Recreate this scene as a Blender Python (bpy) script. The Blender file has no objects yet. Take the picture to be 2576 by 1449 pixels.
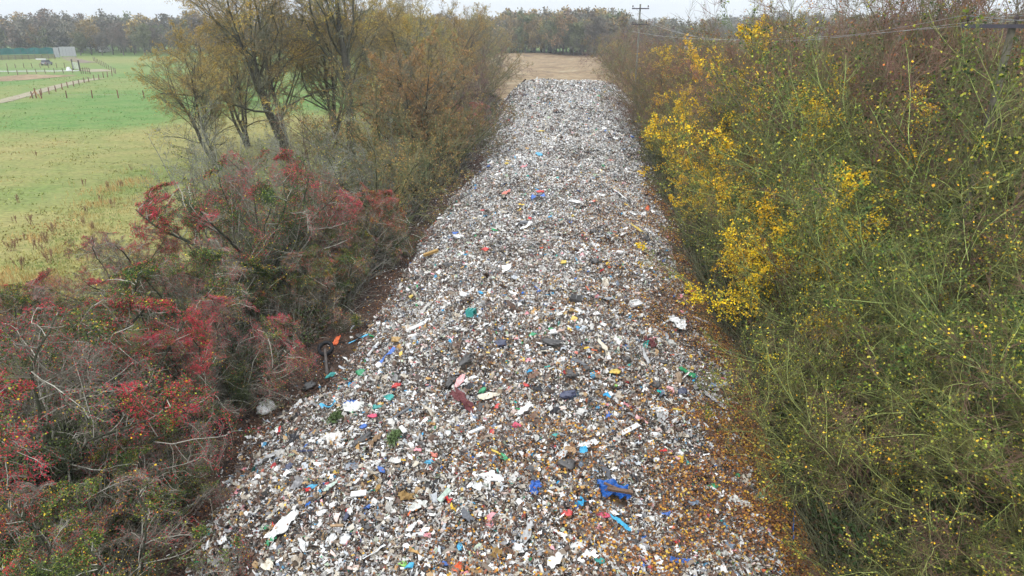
import bpy, math, numpy as np
from mathutils import Vector, Matrix
SC = bpy.context.scene
COL = SC.collection
K = 1024.0/2576.0
# ---------------------------------------------------------------- camera
CAMH = 13.0; F = 683.0; PITCH = math.radians(21.3); YAW = math.radians(5.3)
CAM = np.array([0.0, 0.0, CAMH])
fwd = np.array([-math.sin(YAW)*math.cos(PITCH), math.cos(YAW)*math.cos(PITCH), -math.sin(PITCH)])
rgt = np.array([math.cos(YAW), math.sin(YAW), 0.0])
upv = np.cross(rgt, fwd)
def ray(dx, dy):
    v = fwd + rgt*((dx*K-512)/F) + upv*((288-dy*K)/F)
    return v/np.linalg.norm(v)
def at(dx, dy, z=0.0):
    d = ray(dx, dy); t = (z-CAMH)/d[2]
    return CAM + d*t
def at_range(dx, dy, r):
    d = ray(dx, dy); return CAM + d*(r/math.hypot(d[0], d[1]))
cd = bpy.data.cameras.new('camera'); cam = bpy.data.objects.new('camera', cd); COL.objects.link(cam)
cd.lens = F*36/1024; cd.sensor_width = 36; cd.clip_start = 0.1; cd.clip_end = 4000
m = Matrix(((rgt[0], upv[0], -fwd[0], CAM[0]), (rgt[1], upv[1], -fwd[1], CAM[1]), (rgt[2], upv[2], -fwd[2], CAM[2]), (0, 0, 0, 1)))
cam.matrix_world = m; SC.camera = cam

# ---------------------------------------------------------------- numpy helpers
def _h(ix, iy, iz, s):
    n = (ix.astype(np.int64)*374761393 + iy.astype(np.int64)*668265263 + iz.astype(np.int64)*2147483647 + s*1274126177) & 0xffffffff
    n = ((n ^ (n >> 13))*1274126177) & 0xffffffff
    n = n ^ (n >> 16)
    return (n & 0xffff)/65535.0
def noise(x, y, z=0.0, s=0):
    x, y, z = np.broadcast_arrays(np.asarray(x, float), np.asarray(y, float), np.asarray(z, float))
    ix, iy, iz = np.floor(x), np.floor(y), np.floor(z)
    fx, fy, fz = x-ix, y-iy, z-iz
    fx = fx*fx*(3-2*fx); fy = fy*fy*(3-2*fy); fz = fz*fz*(3-2*fz)
    r = 0
    for a in (0, 1):
        for b in (0, 1):
            for c in (0, 1):
                r = r + _h(ix+a, iy+b, iz+c, s)*(fx if a else 1-fx)*(fy if b else 1-fy)*(fz if c else 1-fz)
    return r*2-1
_noise3 = noise
def noise(x, y, z=0.0, s=0):
    if not (np.isscalar(z) and z == 0): return _noise3(x, y, z, s)
    x, y = np.broadcast_arrays(np.asarray(x, float), np.asarray(y, float))
    ix, iy = np.floor(x), np.floor(y); fx, fy = x-ix, y-iy; fx = fx*fx*(3-2*fx); fy = fy*fy*(3-2*fy); z0 = np.zeros_like(ix)
    a = _h(ix, iy, z0, s); b = _h(ix+1, iy, z0, s); c = _h(ix, iy+1, z0, s); d = _h(ix+1, iy+1, z0, s)
    return ((a*(1-fx)+b*fx)*(1-fy)+(c*(1-fx)+d*fx)*fy)*2-1
def fbm(x, y, z=0.0, s=0, o=3):
    r = 0; a = 1.0; t = 0
    for i in range(o):
        r = r + a*noise(np.asarray(x)*2**i, np.asarray(y)*2**i, z*2**i, s+i*7); t += a; a *= .5
    return r/t
def sstep(a, b, x):
    t = np.clip((np.asarray(x, float)-a)/(b-a), 0, 1); return t*t*(3-2*t)
def nrm(v): return v/np.maximum(np.linalg.norm(v, axis=-1, keepdims=True), 1e-9)

class Geo:
    def __init__(s): s.V = []; s.Fq = []; s.C = []; s.n = 0
    def add(s, V, Fq, C):
        V = np.asarray(V, float).reshape(-1, 3); Fq = np.asarray(Fq, int).reshape(-1, 4)
        C = np.asarray(C, float)
        if C.ndim == 1: C = np.tile(C, (len(V), 1))
        s.V.append(V); s.Fq.append(Fq+s.n); s.C.append(C); s.n += len(V)
        return s
    def arrays(s): return np.concatenate(s.V), np.concatenate(s.Fq), np.concatenate(s.C)
    def mesh(s, name, mat, smooth=False):
        V, Q, C = s.arrays()
        me = bpy.data.meshes.new(name)
        me.vertices.add(len(V)); me.vertices.foreach_set('co', V.astype(np.float32).ravel())
        me.loops.add(len(Q)*4); me.loops.foreach_set('vertex_index', Q.astype(np.int32).ravel())
        me.polygons.add(len(Q)); me.polygons.foreach_set('loop_start', (np.arange(len(Q))*4).astype(np.int32))
        me.polygons.foreach_set('use_smooth', np.full(len(Q), smooth, dtype=bool))
        ca = me.color_attributes.new('col', 'FLOAT_COLOR', 'POINT')
        ca.data.foreach_set('color', np.hstack([C, np.ones((len(C), 1))]).astype(np.float32).ravel())
        me.update(calc_edges=True)
        me.materials.append(mat)
        return me
    def obj(s, name, mat, parent=None, smooth=False):
        o = bpy.data.objects.new(name, s.mesh(name, mat, smooth)); COL.objects.link(o)
        if parent is not None: o.parent = parent
        return o
def tag(o, label=None, cat=None, group=None, kind=None):
    if label: o['label'] = label
    if cat: o['category'] = cat
    if group: o['group'] = group
    if kind: o['kind'] = kind
    return o
def empty(name, loc, rz=0):
    o = bpy.data.objects.new(name, None); COL.objects.link(o); o.location = loc; o.rotation_euler = (0, 0, rz); o.empty_display_size = .2
    return o
def copy_tree(o, parent=None):
    c = o.copy(); COL.objects.link(c); c.parent = parent
    for ch in list(o.children): copy_tree(ch, c)
    return c

def tubes(g, P, R, C, n=3):
    """P (N,k,3) polylines, R (N,k), C (N,k,3) or (3,)"""
    N, k, _ = P.shape
    T = np.empty_like(P); T[:, 1:-1] = P[:, 2:]-P[:, :-2]; T[:, 0] = P[:, 1]-P[:, 0]; T[:, -1] = P[:, -1]-P[:, -2]
    T = nrm(T)
    ref = np.where(np.abs(T[:, :1, 2:3]) > .9, np.array([1., 0, 0]), np.array([0, 0, 1.]))
    A = nrm(np.cross(T, np.broadcast_to(ref, T.shape))); B = np.cross(T, A)
    an = np.arange(n)*2*math.pi/n
    V = P[:, :, None, :] + R[:, :, None, None]*(A[:, :, None, :]*np.cos(an)[None, None, :, None] + B[:, :, None, :]*np.sin(an)[None, None, :, None])
    idx = np.arange(N*k*n).reshape(N, k, n)
    a = idx[:, :-1, :]; b = np.roll(a, -1, axis=2); d = idx[:, 1:, :]; c = np.roll(d, -1, axis=2)
    Q = np.stack([a, b, c, d], -1).reshape(-1, 4)
    C = np.asarray(C, float)
    C = np.tile(C, (N*k*n, 1)) if C.ndim == 1 else np.repeat(C.reshape(-1, 3), n, axis=0)
    return g.add(V.reshape(-1, 3), Q, C)
def blades(g, P, size, asp, C, rng, up=0.3):
    """diamond leaves at P; size (N,), asp width/length"""
    N = len(P)
    d = nrm(rng.normal(size=(N, 3))+np.array([0, 0, 0])); e = nrm(np.cross(d, rng.normal(size=(N, 3))+np.array([0, 0, up*2])))
    s = np.asarray(size)[:, None]
    V = np.stack([P, P+d*s*.5+e*s*asp*.5, P+d*s, P+d*s*.5-e*s*asp*.5], 1)
    Q = np.arange(N*4).reshape(N, 4)
    g.add(V.reshape(-1, 3), Q, np.repeat(C, 4, axis=0))
def curves(rng, S, D, L, R, k, wander, trop, r_end=.35):
    N = len(S); P = np.empty((N, k+1, 3)); P[:, 0] = S; d = nrm(D.copy())
    trop = np.asarray(trop, float)
    for j in range(k):
        d = nrm(d + wander*rng.normal(size=(N, 3)) + trop)
        P[:, j+1] = P[:, j] + d*(L/k)[:, None]
    t = np.linspace(0, 1, k+1)[None, :]
    RR = R[:, None]*(1-(1-r_end)*t)
    return P, RR
def children(rng, P, R, n, t0, ratio, ang, rr, L):
    N, k1, _ = P.shape; k = k1-1
    t = (t0 + (1-t0)*(np.arange(n)[None, :]+rng.random((N, n)))/n).clip(0, .999)
    j = np.minimum((t*k).astype(int), k-1); f = t*k-j
    I = np.arange(N)[:, None]
    a = P[I, j]; b = P[I, j+1]
    S = a+(b-a)*f[..., None]; T = nrm(b-a)
    w = rng.normal(size=(N, n, 3)); w = nrm(w-T*(w*T).sum(-1, keepdims=True))
    an = rng.uniform(ang[0], ang[1], (N, n))[..., None]
    D = T*np.cos(an)+w*np.sin(an)
    LL = L[:, None]*rng.uniform(ratio[0], ratio[1], (N, n))*(1.1-.6*t)
    r = (R[I, j]*rr)
    return S.reshape(-1, 3), D.reshape(-1, 3), LL.ravel(), r.ravel()
def grow(rng, S, D, L, R, k, wander, trop, levels, r_end=.3):
    P, RR = curves(rng, S, D, L, R, k, wander, trop, r_end)
    out = [(P, RR)]
    for lv in levels:
        S, D, L, r = children(rng, P, RR, lv['n'], lv.get('t0', .2), lv['ratio'], lv['ang'], lv.get('rr', .55), L)
        r = np.maximum(r, lv.get('rmin', .004))
        P, RR = curves(rng, S, D, L, r, lv.get('k', 3), lv.get('w', .15), lv.get('trop', (0, 0, 0)), lv.get('r_end', .4))
        out.append((P, RR))
    return out
def mixc(a, b, t):
    t = np.asarray(t)[..., None]; return np.asarray(a)*(1-t)+np.asarray(b)*t
def jit(C, rng, amt=.25):
    return C*(1+amt*(rng.random(C.shape[:-1]+(1,))*2-1))

# ---------------------------------------------------------------- materials
def new_mat(name):
    mt = bpy.data.materials.new(name); mt.use_nodes = True; nt = mt.node_tree
    return mt, nt, nt.nodes['Principled BSDF'], nt.nodes, nt.links
def attr_mat(name, rough=.8, spec=.3, obj_var=0.0, tex=0.0, scale=20, transl=0.0):
    mt, nt, b, N, L = new_mat(name)
    at_ = N.new('ShaderNodeAttribute'); at_.attribute_name = 'col'
    src = at_.outputs['Color']
    if obj_var:
        oi = N.new('ShaderNodeObjectInfo'); hs = N.new('ShaderNodeHueSaturation')
        mp = N.new('ShaderNodeMapRange'); mp.inputs['To Min'].default_value = 1-obj_var; mp.inputs['To Max'].default_value = 1+obj_var
        mh = N.new('ShaderNodeMapRange'); mh.inputs['To Min'].default_value = .5-.012; mh.inputs['To Max'].default_value = .5+.012
        L.new(oi.outputs['Random'], mp.inputs['Value']); L.new(mp.outputs[0], hs.inputs['Value'])
        ml = N.new('ShaderNodeMath'); ml.operation = 'FRACT'; mm = N.new('ShaderNodeMath'); mm.operation = 'MULTIPLY'; mm.inputs[1].default_value = 7.31
        L.new(oi.outputs['Random'], mm.inputs[0]); L.new(mm.outputs[0], ml.inputs[0]); L.new(ml.outputs[0], mh.inputs['Value']); L.new(mh.outputs[0], hs.inputs['Hue'])
        L.new(src, hs.inputs['Color']); src = hs.outputs['Color']
    if tex:
        tc = N.new('ShaderNodeTexCoord'); nz = N.new('ShaderNodeTexNoise'); nz.inputs['Scale'].default_value = scale; nz.inputs['Detail'].default_value = 4
        mp = N.new('ShaderNodeMapRange'); mp.inputs['From Min'].default_value = .3; mp.inputs['From Max'].default_value = .7; mp.inputs['To Min'].default_value = 1-tex; mp.inputs['To Max'].default_value = 1+tex
        mx = N.new('ShaderNodeMix'); mx.data_type = 'RGBA'; mx.blend_type = 'MULTIPLY'; mx.inputs['Factor'].default_value = 1
        L.new(tc.outputs['Object'], nz.inputs['Vector']); L.new(nz.outputs[0], mp.inputs['Value']); L.new(src, mx.inputs['A']); L.new(mp.outputs[0], mx.inputs['B']); src = mx.outputs['Result']
        bp = N.new('ShaderNodeBump'); bp.inputs['Strength'].default_value = .5; bp.inputs['Distance'].default_value = .02
        L.new(nz.outputs[0], bp.inputs['Height']); L.new(bp.outputs[0], b.inputs['Normal'])
    L.new(src, b.inputs['Base Color'])
    b.inputs['Roughness'].default_value = rough
    b.inputs['Specular IOR Level'].default_value = spec
    if transl:
        tr = N.new('ShaderNodeBsdfTranslucent'); ms = N.new('ShaderNodeMixShader'); ms.inputs[0].default_value = transl
        L.new(src, tr.inputs['Color']); L.new(b.outputs[0], ms.inputs[1]); L.new(tr.outputs[0], ms.inputs[2])
        L.new(ms.outputs[0], N['Material Output'].inputs['Surface'])
    return mt
M_VEG = attr_mat('foliage', .75, .2, .12)
M_LEAF = attr_mat('leaf_litter', .6, .3)
M_BARK = attr_mat('bark', .9, .2, .1, .35, 6)
M_SCRAP = attr_mat('shredded_waste', .55, .4, 0, .18, 25)
M_PLAS = attr_mat('plastic_film', .38, .5, 0, .22, 9)
M_CLOTH = attr_mat('rough_item', .85, .2, 0, .3, 14)
M_PLAIN = attr_mat('painted', .6, .4, 0, .12, 5)
M_GRASS = attr_mat('grass_blades', .8, .15)
M_BERRY = attr_mat('berries', .45, .4, .08)

def ground_mat(name, stops, scale, detail=6, s2=3.0, amt=.35, bump=.3, warp=(1, 1, 1), patch=None):
    mt, nt, b, N, L = new_mat(name)
    g = N.new('ShaderNodeNewGeometry'); mpn = N.new('ShaderNodeMapping'); mpn.inputs['Scale'].default_value = warp
    L.new(g.outputs['Position'], mpn.inputs['Vector'])
    n1 = N.new('ShaderNodeTexNoise'); n1.inputs['Scale'].default_value = scale; n1.inputs['Detail'].default_value = detail; n1.inputs['Roughness'].default_value = .62; n1.inputs['Distortion'].default_value = .6
    L.new(mpn.outputs[0], n1.inputs['Vector'])
    cr = N.new('ShaderNodeValToRGB'); e = cr.color_ramp.elements
    e[0].position, e[1].position = stops[0][0], stops[-1][0]; e[0].color = (*stops[0][1], 1); e[1].color = (*stops[-1][1], 1)
    for p, c in stops[1:-1]:
        x = e.new(p); x.color = (*c, 1)
    L.new(n1.outputs[0], cr.inputs['Fac'])
    n2 = N.new('ShaderNodeTexNoise'); n2.inputs['Scale'].default_value = s2; n2.inputs['Detail'].default_value = 5; n2.inputs['Roughness'].default_value = .7
    L.new(mpn.outputs[0], n2.inputs['Vector'])
    mp = N.new('ShaderNodeMapRange'); mp.inputs['From Min'].default_value = .3; mp.inputs['From Max'].default_value = .7; mp.inputs['To Min'].default_value = 1-amt; mp.inputs['To Max'].default_value = 1+amt
    mx = N.new('ShaderNodeMix'); mx.data_type = 'RGBA'; mx.blend_type = 'MULTIPLY'; mx.inputs['Factor'].default_value = 1
    if patch:
        av = N.new('ShaderNodeAttribute'); av.attribute_name = 'col'; m3 = N.new('ShaderNodeMix'); m3.data_type = 'RGBA'; m3.inputs['Factor'].default_value = patch
        L.new(cr.outputs[0], m3.inputs['A']); L.new(av.outputs['Color'], m3.inputs['B']); crr = m3.outputs['Result']
    else: crr = cr.outputs[0]
    L.new(n2.outputs[0], mp.inputs['Value']); L.new(crr, mx.inputs['A']); L.new(mp.outputs[0], mx.inputs['B'])
    L.new(mx.outputs['Result'], b.inputs['Base Color'])
    bp = N.new('ShaderNodeBump'); bp.inputs['Strength'].default_value = bump; bp.inputs['Distance'].default_value = .1
    L.new(n2.outputs[0], bp.inputs['Height']); L.new(bp.outputs[0], b.inputs['Normal'])
    b.inputs['Roughness'].default_value = .9; b.inputs['Specular IOR Level'].default_value = .15
    return mt

# ---------------------------------------------------------------- terrain and heap shape
def xl(y): return -9.1 - 3.0*sstep(65, 118, y) + 1.1*fbm(np.asarray(y)/6.0, 3.3, 0, 5, 2) - 1.0*np.exp(-((np.asarray(y)-19)/3.0)**2)
def xr(y): return 6.0 + 2.9*sstep(50, 115, y) + .7*fbm(np.asarray(y)/5.0, 9.3, 0, 9, 2)
def heap(x, y):
    x = np.asarray(x, float); y = np.asarray(y, float)
    a, b = xl(y), xr(y); c = (a+b)/2; hw = (b-a)/2
    u = np.abs((x-c)/hw)
    pr = np.clip(1-u**(2.3+2.2*sstep(60, 112, y)), 0, 1)
    Hc = 2.5 + .45*noise(y/13.0, 1.7, 0, 3) + 1.3*sstep(88, 112, y)
    end = 1-sstep(117, 127, y)
    fr = sstep(0, 6, y)
    z = Hc*pr + sstep(0, .35, pr)*(.55*noise(x/4.5, y/4.5, 0, 21)+.28*noise(x/1.9, y/1.9, 0, 22)+.13*noise(x/.8, y/.8, 0, 23)) 
    return np.where(u < 1, z, 0)*end*fr - .06*(u >= 1)
def land(x, y):
    x = np.asarray(x, float); y = np.asarray(y, float)
    d = np.hypot(x, y)
    return .18*fbm(x/14., y/14., 0, 31, 3)*sstep(20, 40, d)*(1-.0*x)
_gx = np.arange(-16, 14.01, .1); _gy = np.arange(-2, 135.01, .1)
_HG = np.maximum(heap(*np.meshgrid(_gx, _gy, indexing='ij')), 0)
def top(x, y):
    fx = np.clip((np.asarray(x, float)+16)/.1, 0, len(_gx)-2); fy = np.clip((np.asarray(y, float)+2)/.1, 0, len(_gy)-2)
    i = fx.astype(int); j = fy.astype(int); a = fx-i; b = fy-j
    return (_HG[i, j]*(1-a)+_HG[i+1, j]*a)*(1-b)+(_HG[i, j+1]*(1-a)+_HG[i+1, j+1]*a)*b
def hit(dx, dy):
    d = ray(dx, dy); t = 8.0+np.cumsum(np.linspace(.02, .14, 2600)); P = CAM+d*t[:, None]
    k = np.argmax(P[:, 2] <= top(P[:, 0], P[:, 1])); return P[k]

def grid_mesh(xs, ys, zf):
    X, Y = np.meshgrid(xs, ys, indexing='ij'); Z = zf(X, Y)
    V = np.stack([X, Y, Z], -1).reshape(-1, 3); n, mm = len(xs), len(ys)
    i = np.arange(n*mm).reshape(n, mm)
    Q = np.stack([i[:-1, :-1], i[1:, :-1], i[1:, 1:], i[:-1, 1:]], -1).reshape(-1, 4)
    return V, Q
# ground sheet
xs = np.concatenate([np.linspace(-1500, -160, 14), np.linspace(-150, 150, 201), np.linspace(160, 1500, 14)])
ys = np.concatenate([np.linspace(-600, -30, 10), np.linspace(-20, 330, 176), np.linspace(345, 2500, 20)])
V, Q = grid_mesh(xs, ys, lambda X, Y: land(X, Y)*sstep(24, 30, np.abs(X+6)+0*Y) - .12)
M_FIELD = ground_mat('field_grass', [(.30, (.06, .13, .035)), (.43, (.105, .165, .055)), (.5, (.19, .2, .085)), (.60, (.27, .235, .115)), (.75, (.30, .22, .12))], .25, 7, 2.2, .38, .5, (1, 1.6, 1), .78)
def sward(x, y):
    d = np.hypot(x, y)
    s = .6+.75*fbm(x/22., y/30., 0, 87, 3)+.5*sstep(34, 50, d)*(1-sstep(95, 118, d))-.42*sstep(95, 125, d)+.25*sstep(125, 150, d)*(1-sstep(150, 190, d))*sstep(-75, -35, x)
    s = np.clip(s+.25*fbm(x/5., y/5., 0, 88, 2), 0, 1)
    return mixc((.085, .175, .035), (.235, .21, .07), s)
def mixc(a, b, t):
    t = np.asarray(t)[..., None]; return np.asarray(a)*(1-t)+np.asarray(b)*t
tag(Geo().add(V, Q, sward(V[:, 0], V[:, 1])).obj('ground', M_FIELD, None, True), kind='structure', label='grassy ground of green and straw coloured pasture')

def ribbon(name, pts, w, mat, z=.02, label=None, kind='structure', seg=40, wob=.12):
    pts = [np.array(p[:2]) for p in pts]
    P = []
    for i in range(len(pts)-1):
        for t in np.linspace(0, 1, max(2, seg//len(pts)), endpoint=False): P.append(pts[i]*(1-t)+pts[i+1]*t)
    P.append(pts[-1]); P = np.array(P)
    # smooth
    for _ in range(6): P[1:-1] = (P[:-2]+P[2:]+2*P[1:-1])/4
    T = nrm(np.gradient(P, axis=0)); Nn = np.stack([-T[:, 1], T[:, 0]], -1)
    ww = w/2*(1+wob*fbm(np.arange(len(P))/3., 1.5, 0, 3))
    A = P+Nn*ww[:, None]; B = P-Nn*ww[:, None]
    rows = [A*(1-t)+B*t for t in np.linspace(0, 1, 5)]
    V = np.stack(rows, 1); V3 = np.concatenate([V, (land(V[..., 0], V[..., 1])*sstep(24, 30, np.abs(V[..., 0]+6))-.12+z+.05)[..., None]], -1)
    n, mm = V.shape[:2]; i = np.arange(n*mm).reshape(n, mm)
    Q = np.stack([i[:-1, :-1], i[:-1, 1:], i[1:, 1:], i[1:, :-1]], -1).reshape(-1, 4)
    return tag(Geo().add(V3.reshape(-1, 3), Q, (.3, .3, .3)).obj(name, mat, None, True), kind=kind, label=label)
def Z(c, r, zx, zy): return ((960*c+zx*.37267)/1.49068, (540*r+zy*.37267)/1.49068)   # zoom tile -> photo coordinates used by at()
M_DIRT = ground_mat('pale_dirt', [(.3, (.2, .16, .11)), (.5, (.29, .25, .18)), (.7, (.22, .22, .12))], .5, 5, 4, .25)
M_GRAV = ground_mat('grey_gravel', [(.3, (.3, .3, .27)), (.55, (.42, .42, .4)), (.75, (.36, .35, .3))], .5, 5, 5, .2)
M_MUD = ground_mat('mud', [(.3, (.1, .08, .06)), (.55, (.2, .16, .12)), (.75, (.16, .18, .08))], .6, 5, 3, .3)
M_BROWN = ground_mat('dry_grass', [(.3, (.13, .09, .055)), (.45, (.21, .145, .085)), (.58, (.26, .19, .11)), (.75, (.31, .27, .19))], .16, 7, .9, .45, .8)
ribbon('dirt_path', [at(*Z(0, 0, a, b)) for a, b in ((-300, 1060), (0, 1018), (300, 945), (560, 872), (780, 812), (1010, 788))], 3.2, M_DIRT, .01, 'pale bare earth path curving along the post fence')
ribbon('gravel_track', [at(*Z(0, 0, a, b)) for a, b in ((-250, 716), (0, 716), (400, 714), (800, 712))], 4.2, M_GRAV, .012, 'grey gravel track between two post fences')
ribbon('muddy_track', [at(*Z(0, 0, a, b)) for a, b in ((690, 575), (740, 600), (830, 618), (900, 632))], 5, M_MUD, .014, 'dark muddy track leading from the white panels')
ribbon('worn_patch', [at(*Z(0, 0, a, b)) for a, b in ((-300, 800), (0, 790), (250, 775), (520, 752))], 17, M_BROWN, .008, 'brown worn ground beside the gravel track')
ribbon('worn_path', [at(*Z(0, 0, a, b)) for a, b in ((900, 700), (960, 706), (1030, 718))], 6, M_DIRT, .009, 'bare pale patch on the field track')
# brown field beyond the heap
V, Q = grid_mesh(np.linspace(-34, 30, 90), np.linspace(119, 305, 124), lambda X, Y: (.35*fbm(X/7., Y/9., 0, 41, 4)+.55*noise(X/16., Y/22., 0, 44)+.4)*sstep(122, 145, Y)+.02)
tag(Geo().add(V, Q, (.3, .2, .1)).obj('brown_field', M_BROWN, None, True), kind='structure', label='rough brown dry grass field beyond the far end of the heap')
# hedge floor on both sides of heap
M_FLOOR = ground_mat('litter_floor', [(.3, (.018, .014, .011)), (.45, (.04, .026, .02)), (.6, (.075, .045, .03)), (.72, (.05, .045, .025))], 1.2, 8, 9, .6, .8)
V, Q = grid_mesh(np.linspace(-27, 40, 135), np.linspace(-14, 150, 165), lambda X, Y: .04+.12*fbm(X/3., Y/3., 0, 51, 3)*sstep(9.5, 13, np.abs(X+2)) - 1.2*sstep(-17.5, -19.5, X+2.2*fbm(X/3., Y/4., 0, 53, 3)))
tag(Geo().add(V, Q, (.1, .1, .1)).obj('leaf_litter_ground', M_FLOOR, None, True), kind='structure', label='dark ground covered with leaf litter under the hedges')

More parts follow.
